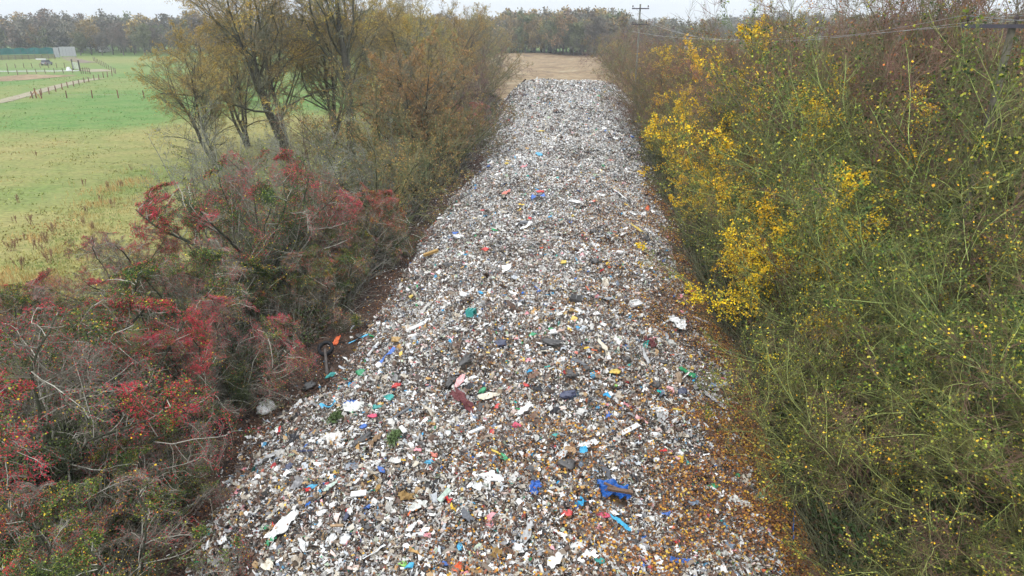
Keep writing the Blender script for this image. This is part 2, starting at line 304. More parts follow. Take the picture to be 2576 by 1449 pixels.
ITEMS = """
2 1 815 560 100 45 70 cloth orange|crumpled red and yellow wrapper beside the old tyre
2 1 1330 730 150 30 -60 strip blue|long bright blue plastic strip slanting on the left slope
2 1 1195 645 110 30 62 board white|narrow white board leaning left of the bright blue strip
2 1 1065 890 110 55 -20 bag green|emerald green bag on the left crest
2 1 765 905 100 45 25 bag teal|teal green bag on the very edge of the heap below the tyre
2 1 1420 1010 100 45 25 bag red|bright red bag on the left half of the heap
2 1 2045 975 130 70 85 sheet pink|pale pink sheet standing beside a black bag in mid heap
2 1 1955 985 140 85 60 bag black|torn black bag just left of the pale pink sheet
2 1 2100 1190 270 85 -50 cloth maroon|long dark maroon blanket trailing down mid heap
2 1 2270 1245 120 85 70 bag black|black bag right of the lower end of the maroon blanket
2 1 2170 300 90 45 0 crate teal|turquoise slatted plastic basket in mid heap
2 1 1590 115 140 22 4 strip yellow|curved yellow strip high on the left crest
2 1 1345 1145 140 45 20 sheet teal|ragged green netting scrap below the bright red bag
2 1 945 1200 110 45 25 sheet blue|bright blue sheet fragment beside a large pale sheet at left
2 1 745 1215 110 40 42 strip cyan|light blue twisted strip near the left foot of the heap
2 1 985 1240 210 90 28 sheet pale|large pale translucent sheet spread on the left slope
2 1 815 1340 130 55 30 tuft moss|bright green grass tuft growing on the lower left slope
2 1 1450 1330 150 28 75 pipe slate|dark upright pipe standing in the left part of the heap
2 1 1640 420 160 38 35 board white|white board lying on the left crest right of the upper slope
2 1 540 1020 120 75 40 bag black|black bag in the leafy ditch below the tyre
2 1 1090 1425 75 45 0 bag blue|vivid blue bag below the dark upright pipe
2 1 1420 555 100 60 -20 bag ochre|tawny brown bundle on the upper left crest
2 1 2280 1065 85 45 35 bag green|dark green bag just above the maroon blanket's middle
2 1 2120 760 170 70 42 bag black|long black torn bag above the pale pink sheet
2 1 2340 1135 230 50 18 sheet cream|long cream sheet lying right of the maroon blanket
2 1 1215 1235 75 50 30 bag teal|small dark teal bag near the large pale translucent sheet
2 1 2400 1250 120 25 5 strip red|thin red strip right of the black bag by the blanket
2 1 2460 590 110 80 40 bag navy|dark navy bag in the middle of the heap
2 1 1040 505 80 60 0 bag black|black bag on the left rim above the tyre
2 1 1045 550 140 14 62 strip cyan|thin light blue band hanging down the left rim
2 1 105 1245 190 110 20 bag white|big dirty white bag at the left foot under the red hawthorn
2 1 2090 100 105 60 -25 bag white|white bag with torn corner in the upper middle
2 1 2345 65 105 35 75 sheet white|upright white scrap in the upper middle of the heap
2 1 1175 1320 100 40 0 bag magenta|small crimson bag left of the dark upright pipe
2 1 1230 670 45 30 0 bag pink|small salmon pink bag beside the bright blue strip
2 2 635 165 110 70 8 crate black|black slatted crate half buried in the upper middle
2 2 935 140 210 28 -20 strip steel|long grey strip stretching right of the black slatted crate
2 2 1230 200 150 40 -5 tray white|shallow white tray in the upper right of the heap
2 2 600 260 85 50 70 card ochre|ochre foam block below the black slatted crate
2 2 670 275 85 55 -30 bag white|white bag touching the ochre foam block
2 2 260 60 125 18 42 strip blue|thin blue strip left of the black slatted crate
2 2 415 590 190 75 -22 bag black|large torn black bag in the centre of the heap
2 2 340 648 110 45 5 bag black|smaller black bag tucked under the large torn black bag
2 2 205 500 70 50 40 bag green|sea green bag left of the large torn black bag
2 2 1655 380 170 65 -32 sheet white|white triangular sheet on the right slope among brown leaves
2 2 1870 345 180 22 -66 board white|slim white board under the yellow maple branches
2 2 1785 60 140 42 -18 sheet orange|bright orange sheet at the right rim under the thicket
2 2 1380 575 115 55 -30 cloth maroon|dull crimson cloth on the right slope
2 2 1515 780 150 45 -5 bag black|flat black bag among leaves on the right slope
2 2 1150 750 100 50 -15 bag black|black bag right of centre beside a grey strip
2 2 1330 720 170 20 30 strip grey|slanting grey strip on the right between two black bags
2 2 1755 880 165 48 -40 cloth green|long emerald green cloth among brown leaves on the right
2 2 655 770 130 40 -62 sheet slate|upright dark grey sheet in the centre
2 2 745 840 85 60 0 bag black|black bag at the lower end of the dark grey sheet
2 2 810 918 90 38 -10 sheet cyan|sky blue sheet touching a small orange scrap
2 2 848 893 42 30 30 sheet orange|small orange scrap touching the sky blue sheet
2 2 1045 880 115 55 15 bag yellow|yellow bag right of the sky blue sheet
2 2 600 905 130 75 20 bag black|ragged black bag left of the sky blue sheet
2 2 1045 1015 42 34 0 bag lime|small lime green ball below the yellow bag
2 2 570 1110 170 80 10 bag navy|shiny black and blue bag in the middle distance
2 2 2112 938 52 38 0 bag magenta|small crimson bag at the right rim
2 2 2130 1000 100 70 40 bag pale|greyish pink bag under the small crimson one at the right rim
2 2 1440 1010 95 70 30 bag black|black bag on the right slope left of a pink and white bag
2 2 1590 1055 115 45 -30 bag pink|pink and white bag on the right slope
2 2 1705 1075 75 80 60 bag navy|dark blue bag right of the pink and white bag
2 2 1715 1160 95 22 -50 strip white|short white strip among leaves on the right slope
2 2 2040 1180 190 45 -60 sheet grey|long grey sheet hanging on the right edge among leaves
2 2 1660 1275 90 18 -50 pipe yellow|short bright yellow rod on the right slope
2 2 975 1312 60 50 50 bag blue|small vivid blue bag in the lower middle
2 2 1470 1265 190 40 -25 sheet white|curved white sheet left of the bright yellow rod
2 2 1490 1345 180 50 8 sheet grey|flat grey sheet under the curved white one
2 2 1290 1365 105 28 -40 strip pink|dusky pink strip in the lower right of the heap
2 2 45 1425 95 50 10 bag magenta|crimson pink bag in the lower centre
2 2 130 1270 210 50 -28 sheet white|long crumpled white sheet in the lower centre
2 2 140 1010 75 32 -25 bag red|dark red bag in the centre
2 2 610 690 105 14 -4 strip salmon|thin salmon strip below the large torn black bag
2 2 2215 1180 130 30 -40 sheet white|white sheet half under the right thicket
2 2 1600 585 100 55 -10 bag pale|pale folded bag right of the dull crimson cloth
2 2 920 640 150 45 68 sheet cream|upright cream sheet in the upper centre
2 2 430 480 140 55 10 bag white|crumpled off-white bag above the large torn black bag
2 2 690 205 90 35 0 sheet pale|pale film right of the black slatted crate
3 1 1090 110 250 60 26 bag black|long flattened black bag left of the brown board
3 1 1220 115 110 85 70 card tan|upright brown board between black bags
3 1 1395 100 110 60 52 tuft moss|mossy green tuft in the lower left of the heap
3 1 1490 22 180 26 5 board white|long white lath above the mossy tuft
3 1 2220 38 190 26 24 board white|slanting white lath in the lower centre
3 1 140 300 230 70 45 sheet grey|large grey translucent sheet on the lower left edge
3 1 1268 420 115 42 -48 bag blue|royal blue bag on the lower left part of the heap
3 1 955 410 140 55 -22 sheet steel|blue grey broken bowl on the lower left
3 1 575 590 100 38 -4 bag cyan|bright blue flattened bag near the lower left edge
3 1 765 590 95 55 80 sheet mint|pale curved panel right of the bright blue flattened bag
3 1 1040 670 165 40 -8 board white|white foam block in the lower left
3 1 1525 680 170 72 -14 card ochre|tawny cardboard piece in the lower centre
3 1 1915 690 105 75 88 board mint|pale green upright board in the lower centre
3 1 1130 792 62 36 10 bag blue|small blue bag below the white foam block
3 1 1752 342 92 34 5 bag cyan|light blue bag right of the royal blue bag
3 1 1800 275 75 45 -40 bag salmon|small orange red bag above the light blue bag
3 1 290 985 320 95 36 sheet white|large bright white torn sheet on the lower left slope
3 1 172 1130 112 40 32 sheet green|bright green sheet below the large white torn sheet
3 1 480 1175 160 48 -36 sheet white|twisted white plastic piece at the bottom left
3 1 1195 1255 225 32 36 strip white|long white strip slanting at the bottom
3 1 780 1105 110 80 60 bag white|left one of two round white containers at the bottom
3 1 905 1120 110 90 30 bag white|right one of two round white containers at the bottom
3 1 825 1090 105 18 -42 stick tan|brown stick lying across the two round white containers
3 1 2130 920 200 55 -25 roll slate|dark grey cushion roll in the bottom middle
3 1 1575 1010 95 70 85 sheet white|forked white scrap at the bottom middle
3 1 1650 1090 115 32 36 board white|short pale blue white board beside the forked scrap
3 1 915 890 95 50 60 bag navy|dark navy bag above the round white containers
3 1 1150 990 85 65 0 bag black|round black bag left of the forked white scrap
3 1 2055 1205 78 70 -80 bag cyan|shiny turquoise packet at the bottom middle
3 1 1490 1372 85 55 0 bag lime|light green bag at the bottom touching a light blue one
3 1 1558 1392 90 50 20 bag cyan|light blue bag at the bottom touching a light green one
3 1 2370 490 280 85 -5 bag white|big crumpled white bag with a pink streak
3 1 345 370 60 75 70 bag navy|dark blue bag by the grey translucent sheet
3 1 2480 300 85 62 80 sheet green|green net scrap left of the black round bag
3 1 1910 1372 85 40 -20 bag blue|pale violet blue bag at the bottom edge
3 1 2085 1320 90 70 40 bag white|white bag under the turquoise packet
3 1 2425 1280 130 75 -20 card ochre|tawny lump with yellow leaves near the bottom
3 1 2235 590 110 50 -10 sheet white|white triangle below the big crumpled white bag
3 1 150 1380 190 70 12 sheet cream|beige sheet at the bottom left edge of the heap
3 1 1690 178 120 26 -8 strip black|black strip right of the mossy green tuft
3 1 2420 260 95 16 -35 pipe yellow|yellow rod left of the green net scrap
3 1 1640 790 190 70 12 sheet pale|pale grey film under the tawny cardboard piece
3 1 1230 610 75 35 40 card ochre|small tawny flake above the tawny cardboard
3 1 660 860 120 60 10 bag white|white bag above left of the round white containers
3 1 500 230 160 40 60 cloth navy|dark cloth draped on the lower left slope
3 1 690 115 120 50 20 bag white|white bag above the dark draped cloth
3 1 215 830 140 45 60 sheet cream|pale curved strip above the large white torn sheet
3 2 1010 660 300 150 -20 tarp blue|crumpled bright blue tarpaulin in the lower right of the heap
3 2 1060 735 240 28 -35 stick brown|dark brown beam lying across the blue tarpaulin
3 2 990 690 130 20 -65 stick brown|short dark beam poking out of the blue tarpaulin
3 2 770 165 220 80 -38 sheet white|bent white frame shaped sheet above the blue tarpaulin
3 2 1180 20 260 28 3 board white|long white lath at the lower right
3 2 1440 78 135 40 -36 bottle white|white plastic bottle on the lower right
3 2 440 78 95 36 18 bag teal|small turquoise bag above the bent white sheet
3 2 510 240 240 55 15 sheet white|long white sheet left of the bent white frame shape
3 2 560 375 180 115 -20 bag black|round black bag under the long white sheet
3 2 580 305 130 45 -14 cloth tan|tan cloth resting on the round black bag
3 2 710 305 95 45 -10 sheet cyan|pale blue sheet right of the tan cloth
3 2 210 480 190 30 20 strip black|black torn strip left of the round black bag
3 2 230 610 170 70 15 cloth blue|blue and white patterned cloth left of the tarpaulin
3 2 960 480 200 70 80 cloth slate|grey and black streaked drape above the tarpaulin
3 2 555 865 105 65 -15 bag red|scarlet bag below left of the tarpaulin
3 2 915 885 150 55 -5 bag magenta|crimson pink bag just below the tarpaulin
3 2 1020 850 120 50 -30 bag white|white bag right of the crimson pink bag
3 2 1070 990 200 48 50 roll cyan|rolled light blue cloth below the tarpaulin
3 2 1225 1155 95 75 0 bag black|round black bag below the rolled light blue cloth
3 2 1690 250 95 55 10 bag white|white bag above a pink one on the right
3 2 1650 298 110 42 0 bag pink|pink bag under a white one on the right
3 2 1760 348 62 40 0 bag teal|small dark teal bag right of the pink one
3 2 1452 318 66 52 0 bag white|round white ball shape left of the pink bag
3 2 2005 590 125 45 30 bag green|emerald bag on the lower right with a white bottle
3 2 2050 635 125 24 -40 bottle white|long white bottle leaning on the emerald bag
3 2 2280 745 220 85 -32 sheet pale|pale translucent bag sheet on the right edge near the thicket
3 2 1490 790 105 60 0 card tan|rust brown board right of the tarpaulin
3 2 1540 868 130 24 -30 strip blue|dark blue strip below the rust brown board
3 2 1957 890 58 36 -20 bag magenta|small crimson scrap among leaves at the right
3 2 1790 840 85 50 0 bag black|black bag near the small crimson scrap
3 2 1300 1255 145 45 -4 board white|white slab at the bottom right
3 2 1440 1375 340 75 -14 sheet white|large curved white sheet at the bottom right
3 2 1300 1392 75 45 -10 bag blue|blue bag under the left end of the curved white sheet
3 2 1660 1340 190 80 -75 cloth blue|crumpled blue and white mattress cover at the bottom right
3 2 1790 1340 80 40 -10 bag blue|small blue bag right of the mattress cover
3 2 1940 1320 230 50 -36 sheet cream|long beige sheet at the bottom right among leaves
3 2 880 1340 95 60 -20 bag teal|turquoise scrap in a white ring at the bottom
3 2 150 1050 230 55 42 sheet grey|long grey drape at the bottom left of the tarpaulin
3 2 680 1190 155 80 20 bag white|white crumpled bag above the turquoise scrap
3 2 490 1110 150 25 62 strip white|upright white strip left of the white crumpled bag
3 2 60 1215 130 70 -40 bag white|white bag at the bottom centre
3 2 1395 915 110 50 0 bag pale|beige bag under the dark blue strip
3 3 250 1000 300 8 85 pipe blue|thin blue pole standing at the right foot of the heap
3 3 40 1090 220 36 -65 sheet white|narrow white sheet on the bottom right rim
3 3 70 1350 150 50 -10 bag white|white bag at the bottom right rim
1 2 270 125 78 42 12 lid cyan|sky blue round lid in the upper part of the heap
1 2 265 570 145 26 14 strip blue|blue strip in the upper heap above a pale patch
1 2 1085 530 95 28 82 sheet white|upright white panel on the far right part of the heap
1 2 1270 890 125 26 -66 strip yellow|yellow strip standing on the upper right part
1 2 522 1215 70 48 0 bag yellow|mustard yellow bag in the upper middle
1 2 1200 722 150 32 -18 sheet white|white film stretching on the upper right
1 2 1325 730 90 60 70 bag white|white bag at the end of the white film
1 2 820 900 65 40 -20 bag black|black bag in the upper middle right of the pale patch
1 2 822 592 40 30 0 bag salmon|small red scrap in the upper heap
1 2 830 1050 200 45 -8 sheet white|long whitish film below the upper black bag
1 2 1090 1120 130 55 -15 bag white|white domed bag on the upper right
1 2 612 745 62 30 0 bag yellow|golden scrap in the upper heap
1 2 840 1215 105 70 -20 bag black|black bag below the long whitish film
1 2 1060 1240 90 60 0 bag slate|charcoal bag below the white domed bag
1 2 925 1420 190 42 10 sheet cream|beige curved sheet below the charcoal bag
1 2 290 500 75 26 8 bag red|dull red scrap above the blue strip in the upper heap
1 2 650 605 120 40 -10 bag white|pale patch of white film in the upper heap
1 2 130 815 120 40 0 bag slate|dark bag on the upper left of the heap
1 2 150 850 120 22 35 strip white|white strip below the dark bag in the upper heap
1 1 2010 922 65 35 -10 bag blue|blue scrap on the left slope of the upper heap
1 1 1945 1240 120 45 -25 bag black|black sheet like bag on the left crest
1 1 1770 1130 150 20 22 stick ochre|orange brown plank on the left rim
1 1 2520 520 85 24 5 strip salmon|salmon scrap in the far middle
1 1 2525 215 52 28 0 bag yellow|yellow scrap far up the heap
1 1 1860 762 60 25 25 bag white|white scrap on the left rim far up
1 1 2340 240 40 26 40 bag blue|blue scrap far up the left slope
1 1 2040 960 130 50 -20 bag white|white bag under the blue scrap on the left slope
1 1 2310 1085 80 35 -5 bag red|dusky red bag in the upper left
0 2 1210 1392 66 26 -5 bag blue|blue bag on the right rim far up
0 2 295 1335 60 22 10 bag yellow|yellow bag far up the middle
0 2 875 980 38 26 0 bag green|small green bag near the far end
0 2 145 968 62 30 20 bag navy|dark bag near the far end of the heap
0 2 615 880 50 28 0 bag black|black bag close to the far crest
0 2 1290 1400 50 26 -20 bag red|red scrap on the right rim far up
0 2 1025 920 200 14 -62 strip grey|grey torn band on the far right shoulder of the heap
"""

PIECES = []
for line in ITEMS.strip().split('\n'):
    head, lab = line.split('|'); r_, c_, zx, zy, Lz, Wz, an, kind, cn = head.split()
    r_, c_, zx, zy, Lz, Wz, an = int(r_), int(c_), float(zx), float(zy), float(Lz), float(Wz), float(an)
    p = hit(*Z(c_, r_, zx, zy)); dep = float(np.dot(p-CAM, fwd)); mpp = .37267*1024/3840*dep/F
    vd = p-CAM; se = -vd[2]/np.linalg.norm(vd); st = min(1/se, 1.9); hz = math.atan2(vd[1], vd[0])-math.pi/2
    a_ = math.radians(an); lx_, ly_ = math.cos(a_), math.sin(a_)*st; L = .92*Lz*mpp*math.hypot(lx_, ly_); W = .92*Wz*mpp*math.hypot(math.sin(a_), math.cos(a_)*st)
    if kind == 'tarp': L *= 1.3; W *= 1.35
    PIECES.append((lab, kind, cn, p, L, W, hz+math.atan2(ly_, lx_)))
def clear_of_pieces(x, y):
    k = np.ones(len(x), bool)
    for lab, kind, cn, p, L, W, rz in PIECES:
        if W < .12: continue
        d = np.where((np.abs(x-p[0]) < L) & (np.abs(y-p[1]) < L))[0]
        if len(d):
            u = (x[d]-p[0])*math.cos(rz)+(y[d]-p[1])*math.sin(rz); v = -(x[d]-p[0])*math.sin(rz)+(y[d]-p[1])*math.cos(rz)
            k[d[(u/(L*.46))**2+(v/(W*.44))**2 < 1]] = False
    return k
# ---------------------------------------------------------------- the heap of shredded waste (nobody could count its scraps)
rng = np.random.default_rng(7)
PAL = np.array([(.76, .75, .73), (.61, .59, .56), (.50, .48, .445), (.38, .36, .33), (.45, .40, .32), (.33, .28, .22), (.40, .42, .44), (.25, .24, .24),
                (.24, .17, .11), (.15, .085, .055), (.085, .05, .035), (.04, .035, .032), (.018, .018, .022), (.45, .27, .1), (.5, .36, .3),
                (.02, .12, .42), (.03, .28, .5), (.0, .3, .27), (.02, .28, .09), (.5, .03, .03), (.62, .12, .04), (.62, .4, .04), (.6, .25, .27), (.16, .2, .26), (.35, .42, .3)])
WN = np.array([9, 11, 9, 7, 9, 8, 4, 5, 11, 15, 13, 6, 4, 5, 4, .35, .5, .3, .3, .5, .55, .7, .7, 1.4, 1.0])  # near
WF = np.array([15, 21, 17, 11, 8, 6, 7, 6, 5, 7, 6, 4, 2.6, 2.0, 3, .25, .5, .2, .2, .3, .3, .3, .7, 1.0, .7])    # far
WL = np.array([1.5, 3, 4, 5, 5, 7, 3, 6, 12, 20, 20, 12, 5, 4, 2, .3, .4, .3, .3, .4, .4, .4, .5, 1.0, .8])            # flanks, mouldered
def pick(W, n): return rng.choice(len(PAL), n, p=W/W.sum())
g = Geo()
xs = np.arange(-12.5, 9.6, .25); ys = np.concatenate([np.arange(0, 60, .25), np.arange(60, 129, .5)])
V, Q = grid_mesh(xs, ys, lambda X, Y: heap(X, Y)-.07)
ci = pick(WL, len(V)); g.add(V, Q, PAL[ci]*.4)  # base mesh colours darkened: crevice shade painted in between the scraps
n = 800000
yy = np.exp(rng.uniform(math.log(7.0), math.log(127.0), n)); keep = rng.random(n) < np.where(yy < 40, 1, 1.0); yy = yy[keep]; n = len(yy)
a, b = xl(yy), xr(yy)
xx = a-1.3+(b-a+2.6)*rng.random(n)
u = np.abs((xx-(a+b)/2)/((b-a)/2))
mound = noise(xx/3., yy/3., 0, 61)
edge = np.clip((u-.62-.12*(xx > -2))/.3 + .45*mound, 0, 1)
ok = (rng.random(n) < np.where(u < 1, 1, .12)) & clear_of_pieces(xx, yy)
xx, yy, u, edge = xx[ok], yy[ok], u[ok], edge[ok]; n = len(xx)
far = sstep(18, 60, yy+8*noise(xx/4, yy/6, 0, 62))
# per-scrap palette by place
cw = rng.random(n)-.55*np.clip(fbm(xx/2.2, yy/2.2, 0, 66, 3)-.05, -.3, 1)
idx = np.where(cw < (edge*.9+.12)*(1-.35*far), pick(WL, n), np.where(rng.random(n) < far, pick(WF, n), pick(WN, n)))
C = PAL[idx]; C = C*.82+.18*C.mean(1, keepdims=True)
C = np.minimum(jit(C, rng, .22)*np.where(C.mean(1, keepdims=True) > .3, 1.13, .85), .82)
z0 = top(xx, yy)
s = np.clip(rng.lognormal(math.log(.056), .55, n), .02, .26)*np.where(rng.random(n) < .02, 1.7, 1)
s = np.maximum(s, yy*.0018*rng.uniform(.7, 1.6, n))
asp = np.clip(rng.lognormal(math.log(.33), .6, n), .05, 1)
nr = nrm(np.stack([rng.normal(size=n)*1.0, rng.normal(size=n)*1.0-.15, np.ones(n)], -1))
t = nrm(np.cross(nr, rng.normal(size=(n, 3)))); w = np.cross(nr, t)
P = np.stack([xx, yy, z0+rng.uniform(-.02, .10, n)+s*.12], -1)
hs = (s/2)[:, None]; hw = (s*asp/2)[:, None]
j = lambda: rng.uniform(.55, 1.25, (n, 1))
fold = (rng.uniform(-.5, .5, (n, 1)))*hs
Vv = np.stack([P-t*hs*j()-w*hw*j(), P-t*hs*j()+w*hw*j(), P+w*hw*j()+nr*fold, P-w*hw*j()+nr*fold, P+t*hs*j()-w*hw*j(), P+t*hs*j()+w*hw*j()], 1)
base = np.arange(n)[:, None]*6
Qq = np.concatenate([base+np.array([0, 3, 2, 1]), base+np.array([3, 4, 5, 2])])
Cv = np.repeat(C, 6, axis=0).reshape(n, 6, 3)
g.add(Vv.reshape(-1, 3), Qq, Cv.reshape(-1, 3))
# larger torn films and rags, crumpled
n = 24000; yy = np.exp(rng.uniform(math.log(7.0), math.log(125.0), n)); a, b = xl(yy), xr(yy); xx = a+(b-a)*rng.random(n)
ok = clear_of_pieces(xx, yy); xx, yy = xx[ok], yy[ok]; n = len(xx)
pw = np.array([6, 8, 7, 6, 6, 5, 4, 4, 4, 5, 4, 2.5, 3, 1.4, 1.5, .4, .7, .4, .4, .4, .4, .5, .8, 1.6, 1.0])
C = jit(PAL[rng.choice(len(PAL), n, p=pw/pw.sum())], rng, .12)
s = np.clip(rng.lognormal(math.log(.10), .48, n), .05, .42)*np.clip(.7+yy/90, .8, 1.6); asp = rng.uniform(.18, .75, n)
az = rng.uniform(0, 6.283, n); gu, gv = np.meshgrid(np.linspace(-.5, .5, 6), np.linspace(-.5, .5, 4), indexing='ij')
U = gu[None]*(1+.5*rng.normal(size=(n, 6, 4))*.25); Vq = gv[None]*(1+.6*rng.normal(size=(n, 6, 1))*.6)+.35*np.sin(gu[None]*rng.uniform(2, 5, (n, 1, 1))+rng.uniform(0, 6, (n, 1, 1)))
px_ = U*s[:, None, None]; py_ = Vq*(s*asp)[:, None, None]; pz_ = np.abs(rng.normal(size=(n, 6, 4)))*(s*asp*.32)[:, None, None]+.03
tx, ty = rng.normal(size=n)*.35, rng.normal(size=n)*.35
ca, sa = np.cos(az)[:, None, None], np.sin(az)[:, None, None]
X = px_*ca-py_*sa; Y = px_*sa+py_*ca; Zc = pz_+tx[:, None, None]*X+ty[:, None, None]*Y
V = np.stack([X+xx[:, None, None], Y+yy[:, None, None], Zc+(top(xx, yy)+rng.uniform(.0, .12, n)+.1*s)[:, None, None]], -1)
i_ = np.arange(n*24).reshape(n, 6, 4); Q = np.stack([i_[:, :-1, :-1], i_[:, 1:, :-1], i_[:, 1:, 1:], i_[:, :-1, 1:]], -1).reshape(-1, 4)
g.add(V.reshape(-1, 3), Q, np.repeat(C, 24, axis=0))
# scattered fringe of scraps on the leafy ground at both feet
tag(g.obj('rubbish_heap', M_SCRAP), kind='stuff', label='long heap of shredded household waste running away between the hedges', cat='rubbish heap')

# fallen leaves on the heap's right flank and on the hedge floors
rng = np.random.default_rng(11)
g = Geo()
LY = np.array([(.55, .31, .03), (.42, .19, .025), (.27, .10, .025), (.13, .055, .026), (.07, .035, .022), (.62, .42, .06)])
def leafset(xx, yy, W, smin=.05, smax=.1, lift=.12):
    n = len(xx); P = np.stack([xx, yy, top(xx, yy)+rng.uniform(.02, lift, n)], -1)
    C = jit(LY[rng.choice(6, n, p=np.array(W)/sum(W))], rng, .25)
    sz = np.maximum(rng.uniform(smin, smax, n), yy*.0018)
    nr = nrm(np.stack([rng.normal(size=n)*.5, rng.normal(size=n)*.5-.2, np.ones(n)], -1))
    t = nrm(np.cross(nr, rng.normal(size=(n, 3)))); w = np.cross(nr, t); s = sz[:, None]
    V = np.stack([P-t*s*.5, P+w*s*.42, P+t*s*.5, P-w*s*.42], 1)
    g.add(V.reshape(-1, 3), np.arange(n*4).reshape(n, 4), np.repeat(C, 4, axis=0))
n = 150000   # right flank of heap
yy = np.exp(rng.uniform(math.log(7), math.log(56), n)); b = xr(yy)
xx = b + .8 - rng.exponential(3.0, n)
cl = fbm(xx/1.6, yy/1.6, 0, 71); ok = (xx > -3) & (rng.random(n) < np.clip(.45+1.9*cl, .03, 1)) & (rng.random(n) < 1.25-yy/60)
leafset(xx[ok], yy[ok], [2.4, 4, 7, 10, 7, .7], .045, .09, .24)
n = 22000   # thin scatter over the near heap
yy = np.exp(rng.uniform(math.log(7), math.log(28), n)); xx = xl(yy)+rng.random(n)*(xr(yy)-xl(yy))
ok = rng.random(n) < .3+.9*fbm(xx/2, yy/2, 0, 72)
leafset(xx[ok], yy[ok], [1, 2, 5, 8, 7, .2], .04, .08, .24)
n = 50000   # floor right
yy = np.exp(rng.uniform(math.log(6), math.log(60), n)); xx = xr(yy)+rng.exponential(3.0, n)
ok = rng.random(n) < .5+1.0*fbm(xx/1.5, yy/1.5, 0, 77)
leafset(xx[ok], yy[ok], [2, 3, 6, 9, 9, 1], lift=.1)
n = 80000   # floor left, red brown
yy = np.exp(rng.uniform(math.log(7), math.log(75), n)); xx = xl(yy)+.9-rng.exponential(2.2, n)
ok = rng.random(n) < .45+1.0*fbm(xx/1.5, yy/1.5, 0, 78)
leafset(xx[ok], yy[ok], [.1, .3, 1, 6, 14, .05], .05, .09, .1)
lv = g.obj('fallen_leaves', M_LEAF); tag(lv, kind='stuff', label='fallen yellow, orange and brown leaves over the heap edges and hedge floor', cat='fallen leaves')
# darker red brown for the left floor comes from its own leaves
# ---------------------------------------------------------------- vegetation species
D2 = math.radians
def fan_dirs(rng, n, a0, a1, bias=(0, 0)):
    az = (np.arange(n)+rng.random(n)*.8)/n*2*math.pi; an = np.radians(rng.uniform(a0, a1, n))
    d = np.stack([np.cos(az)*np.sin(an)+bias[0], np.sin(az)*np.sin(an)+bias[1], np.cos(an)], -1)
    return nrm(d)
def level_cols(P, base, tip, t, rng, amt=.25):
    N, k, _ = P.shape
    c = mixc(base, tip, np.full((N, k), t)); return c*(1+amt*(rng.random((N, 1, 1))*2-1))
def veg_thing(name, rng, lv, cols, leaves, berries=None, nb=6):
    """cols: list per level of rgb; levels 0,1 -> trunk; rest -> crown"""
    root = empty(name, (0, 0, 0))
    g = Geo()
    for i in (0, 1):
        P, R = lv[i]; tubes(g, P, R, level_cols(P, cols[i], cols[i], 0, rng), nb if i == 0 else 4)
    g.obj('trunk', M_BARK, root, True)
    g = Geo()
    for i in range(2, len(lv)):
        P, R = lv[i]
        c = np.asarray(cols[i])[None, None, :]*np.ones(P.shape)
        nzv = noise(P[:, :1, 0]/1.3, P[:, :1, 1]/1.3, P[:, :1, 2]/1.3, 5)[..., None]
        c = c*(1+.3*(rng.random((len(P), 1, 1))*2-1))
        if i < len(cols)-1+1 and len(cols) > len(lv):
            c = c*(1-(nzv > .15)) + np.asarray(cols[-1])*(nzv > .15)*(1+.3*(rng.random((len(P), 1, 1))*2-1))
        tubes(g, P, R, c, 3)
    if leaves: leaves(g, lv, rng)
    g.obj('crown', M_VEG, root)
    if berries:
        g = Geo(); berries(g, lv, rng); g.obj('berries', M_BERRY, root)
    return root
def tip_points(lv, rng, n, which=-1, clump=None, seed=3, thr=0.0, sc=1.5):
    P, R = lv[which]; N, k, _ = P.shape
    i = rng.integers(0, N, n); t = rng.random(n)*(k-1.001); j = t.astype(int); f = (t-j)[:, None]
    p = P[i, j]*(1-f)+P[i, j+1]*f + rng.normal(size=(n, 3))*.04
    if clump is not None:
        v = fbm(p[:, 0]/sc, p[:, 1]/sc, p[:, 2]/sc, seed, 2)
        p = p[(v > thr)]
    return p
YEL = np.array([(.85, .52, .015), (.78, .56, .04), (.72, .38, .02), (.5, .46, .06), (.25, .3, .05)])
GRN = np.array([(.055, .095, .018), (.13, .19, .028), (.32, .34, .045), (.5, .41, .05), (.025, .045, .012)])
ORG = np.array([(.5, .2, .03), (.4, .14, .03), (.55, .3, .04), (.28, .12, .04)])
def leaf_fn(n, pal, w, smin, smax, asp=.8, clump=True, thr=0., sc=1.6, seed=3, n2=0, pal2=None, w2=None, thr2=.2, seed2=9):
    def fn(g, lv, rng):
        p = tip_points(lv, rng, n, -1, clump or None, seed, thr, sc)
        C = jit(pal[rng.choice(len(pal), len(p), p=np.array(w, float)/sum(w))], rng, .25)
        blades(g, p, rng.uniform(smin, smax, len(p)), asp, C, rng)
        if n2:
            p = tip_points(lv, rng, n2, -1, True, seed2, thr2, sc)
            C = jit(pal2[rng.choice(len(pal2), len(p), p=np.array(w2, float)/sum(w2))], rng, .25)
            blades(g, p, rng.uniform(smin, smax, len(p)), asp, C, rng)
    return fn
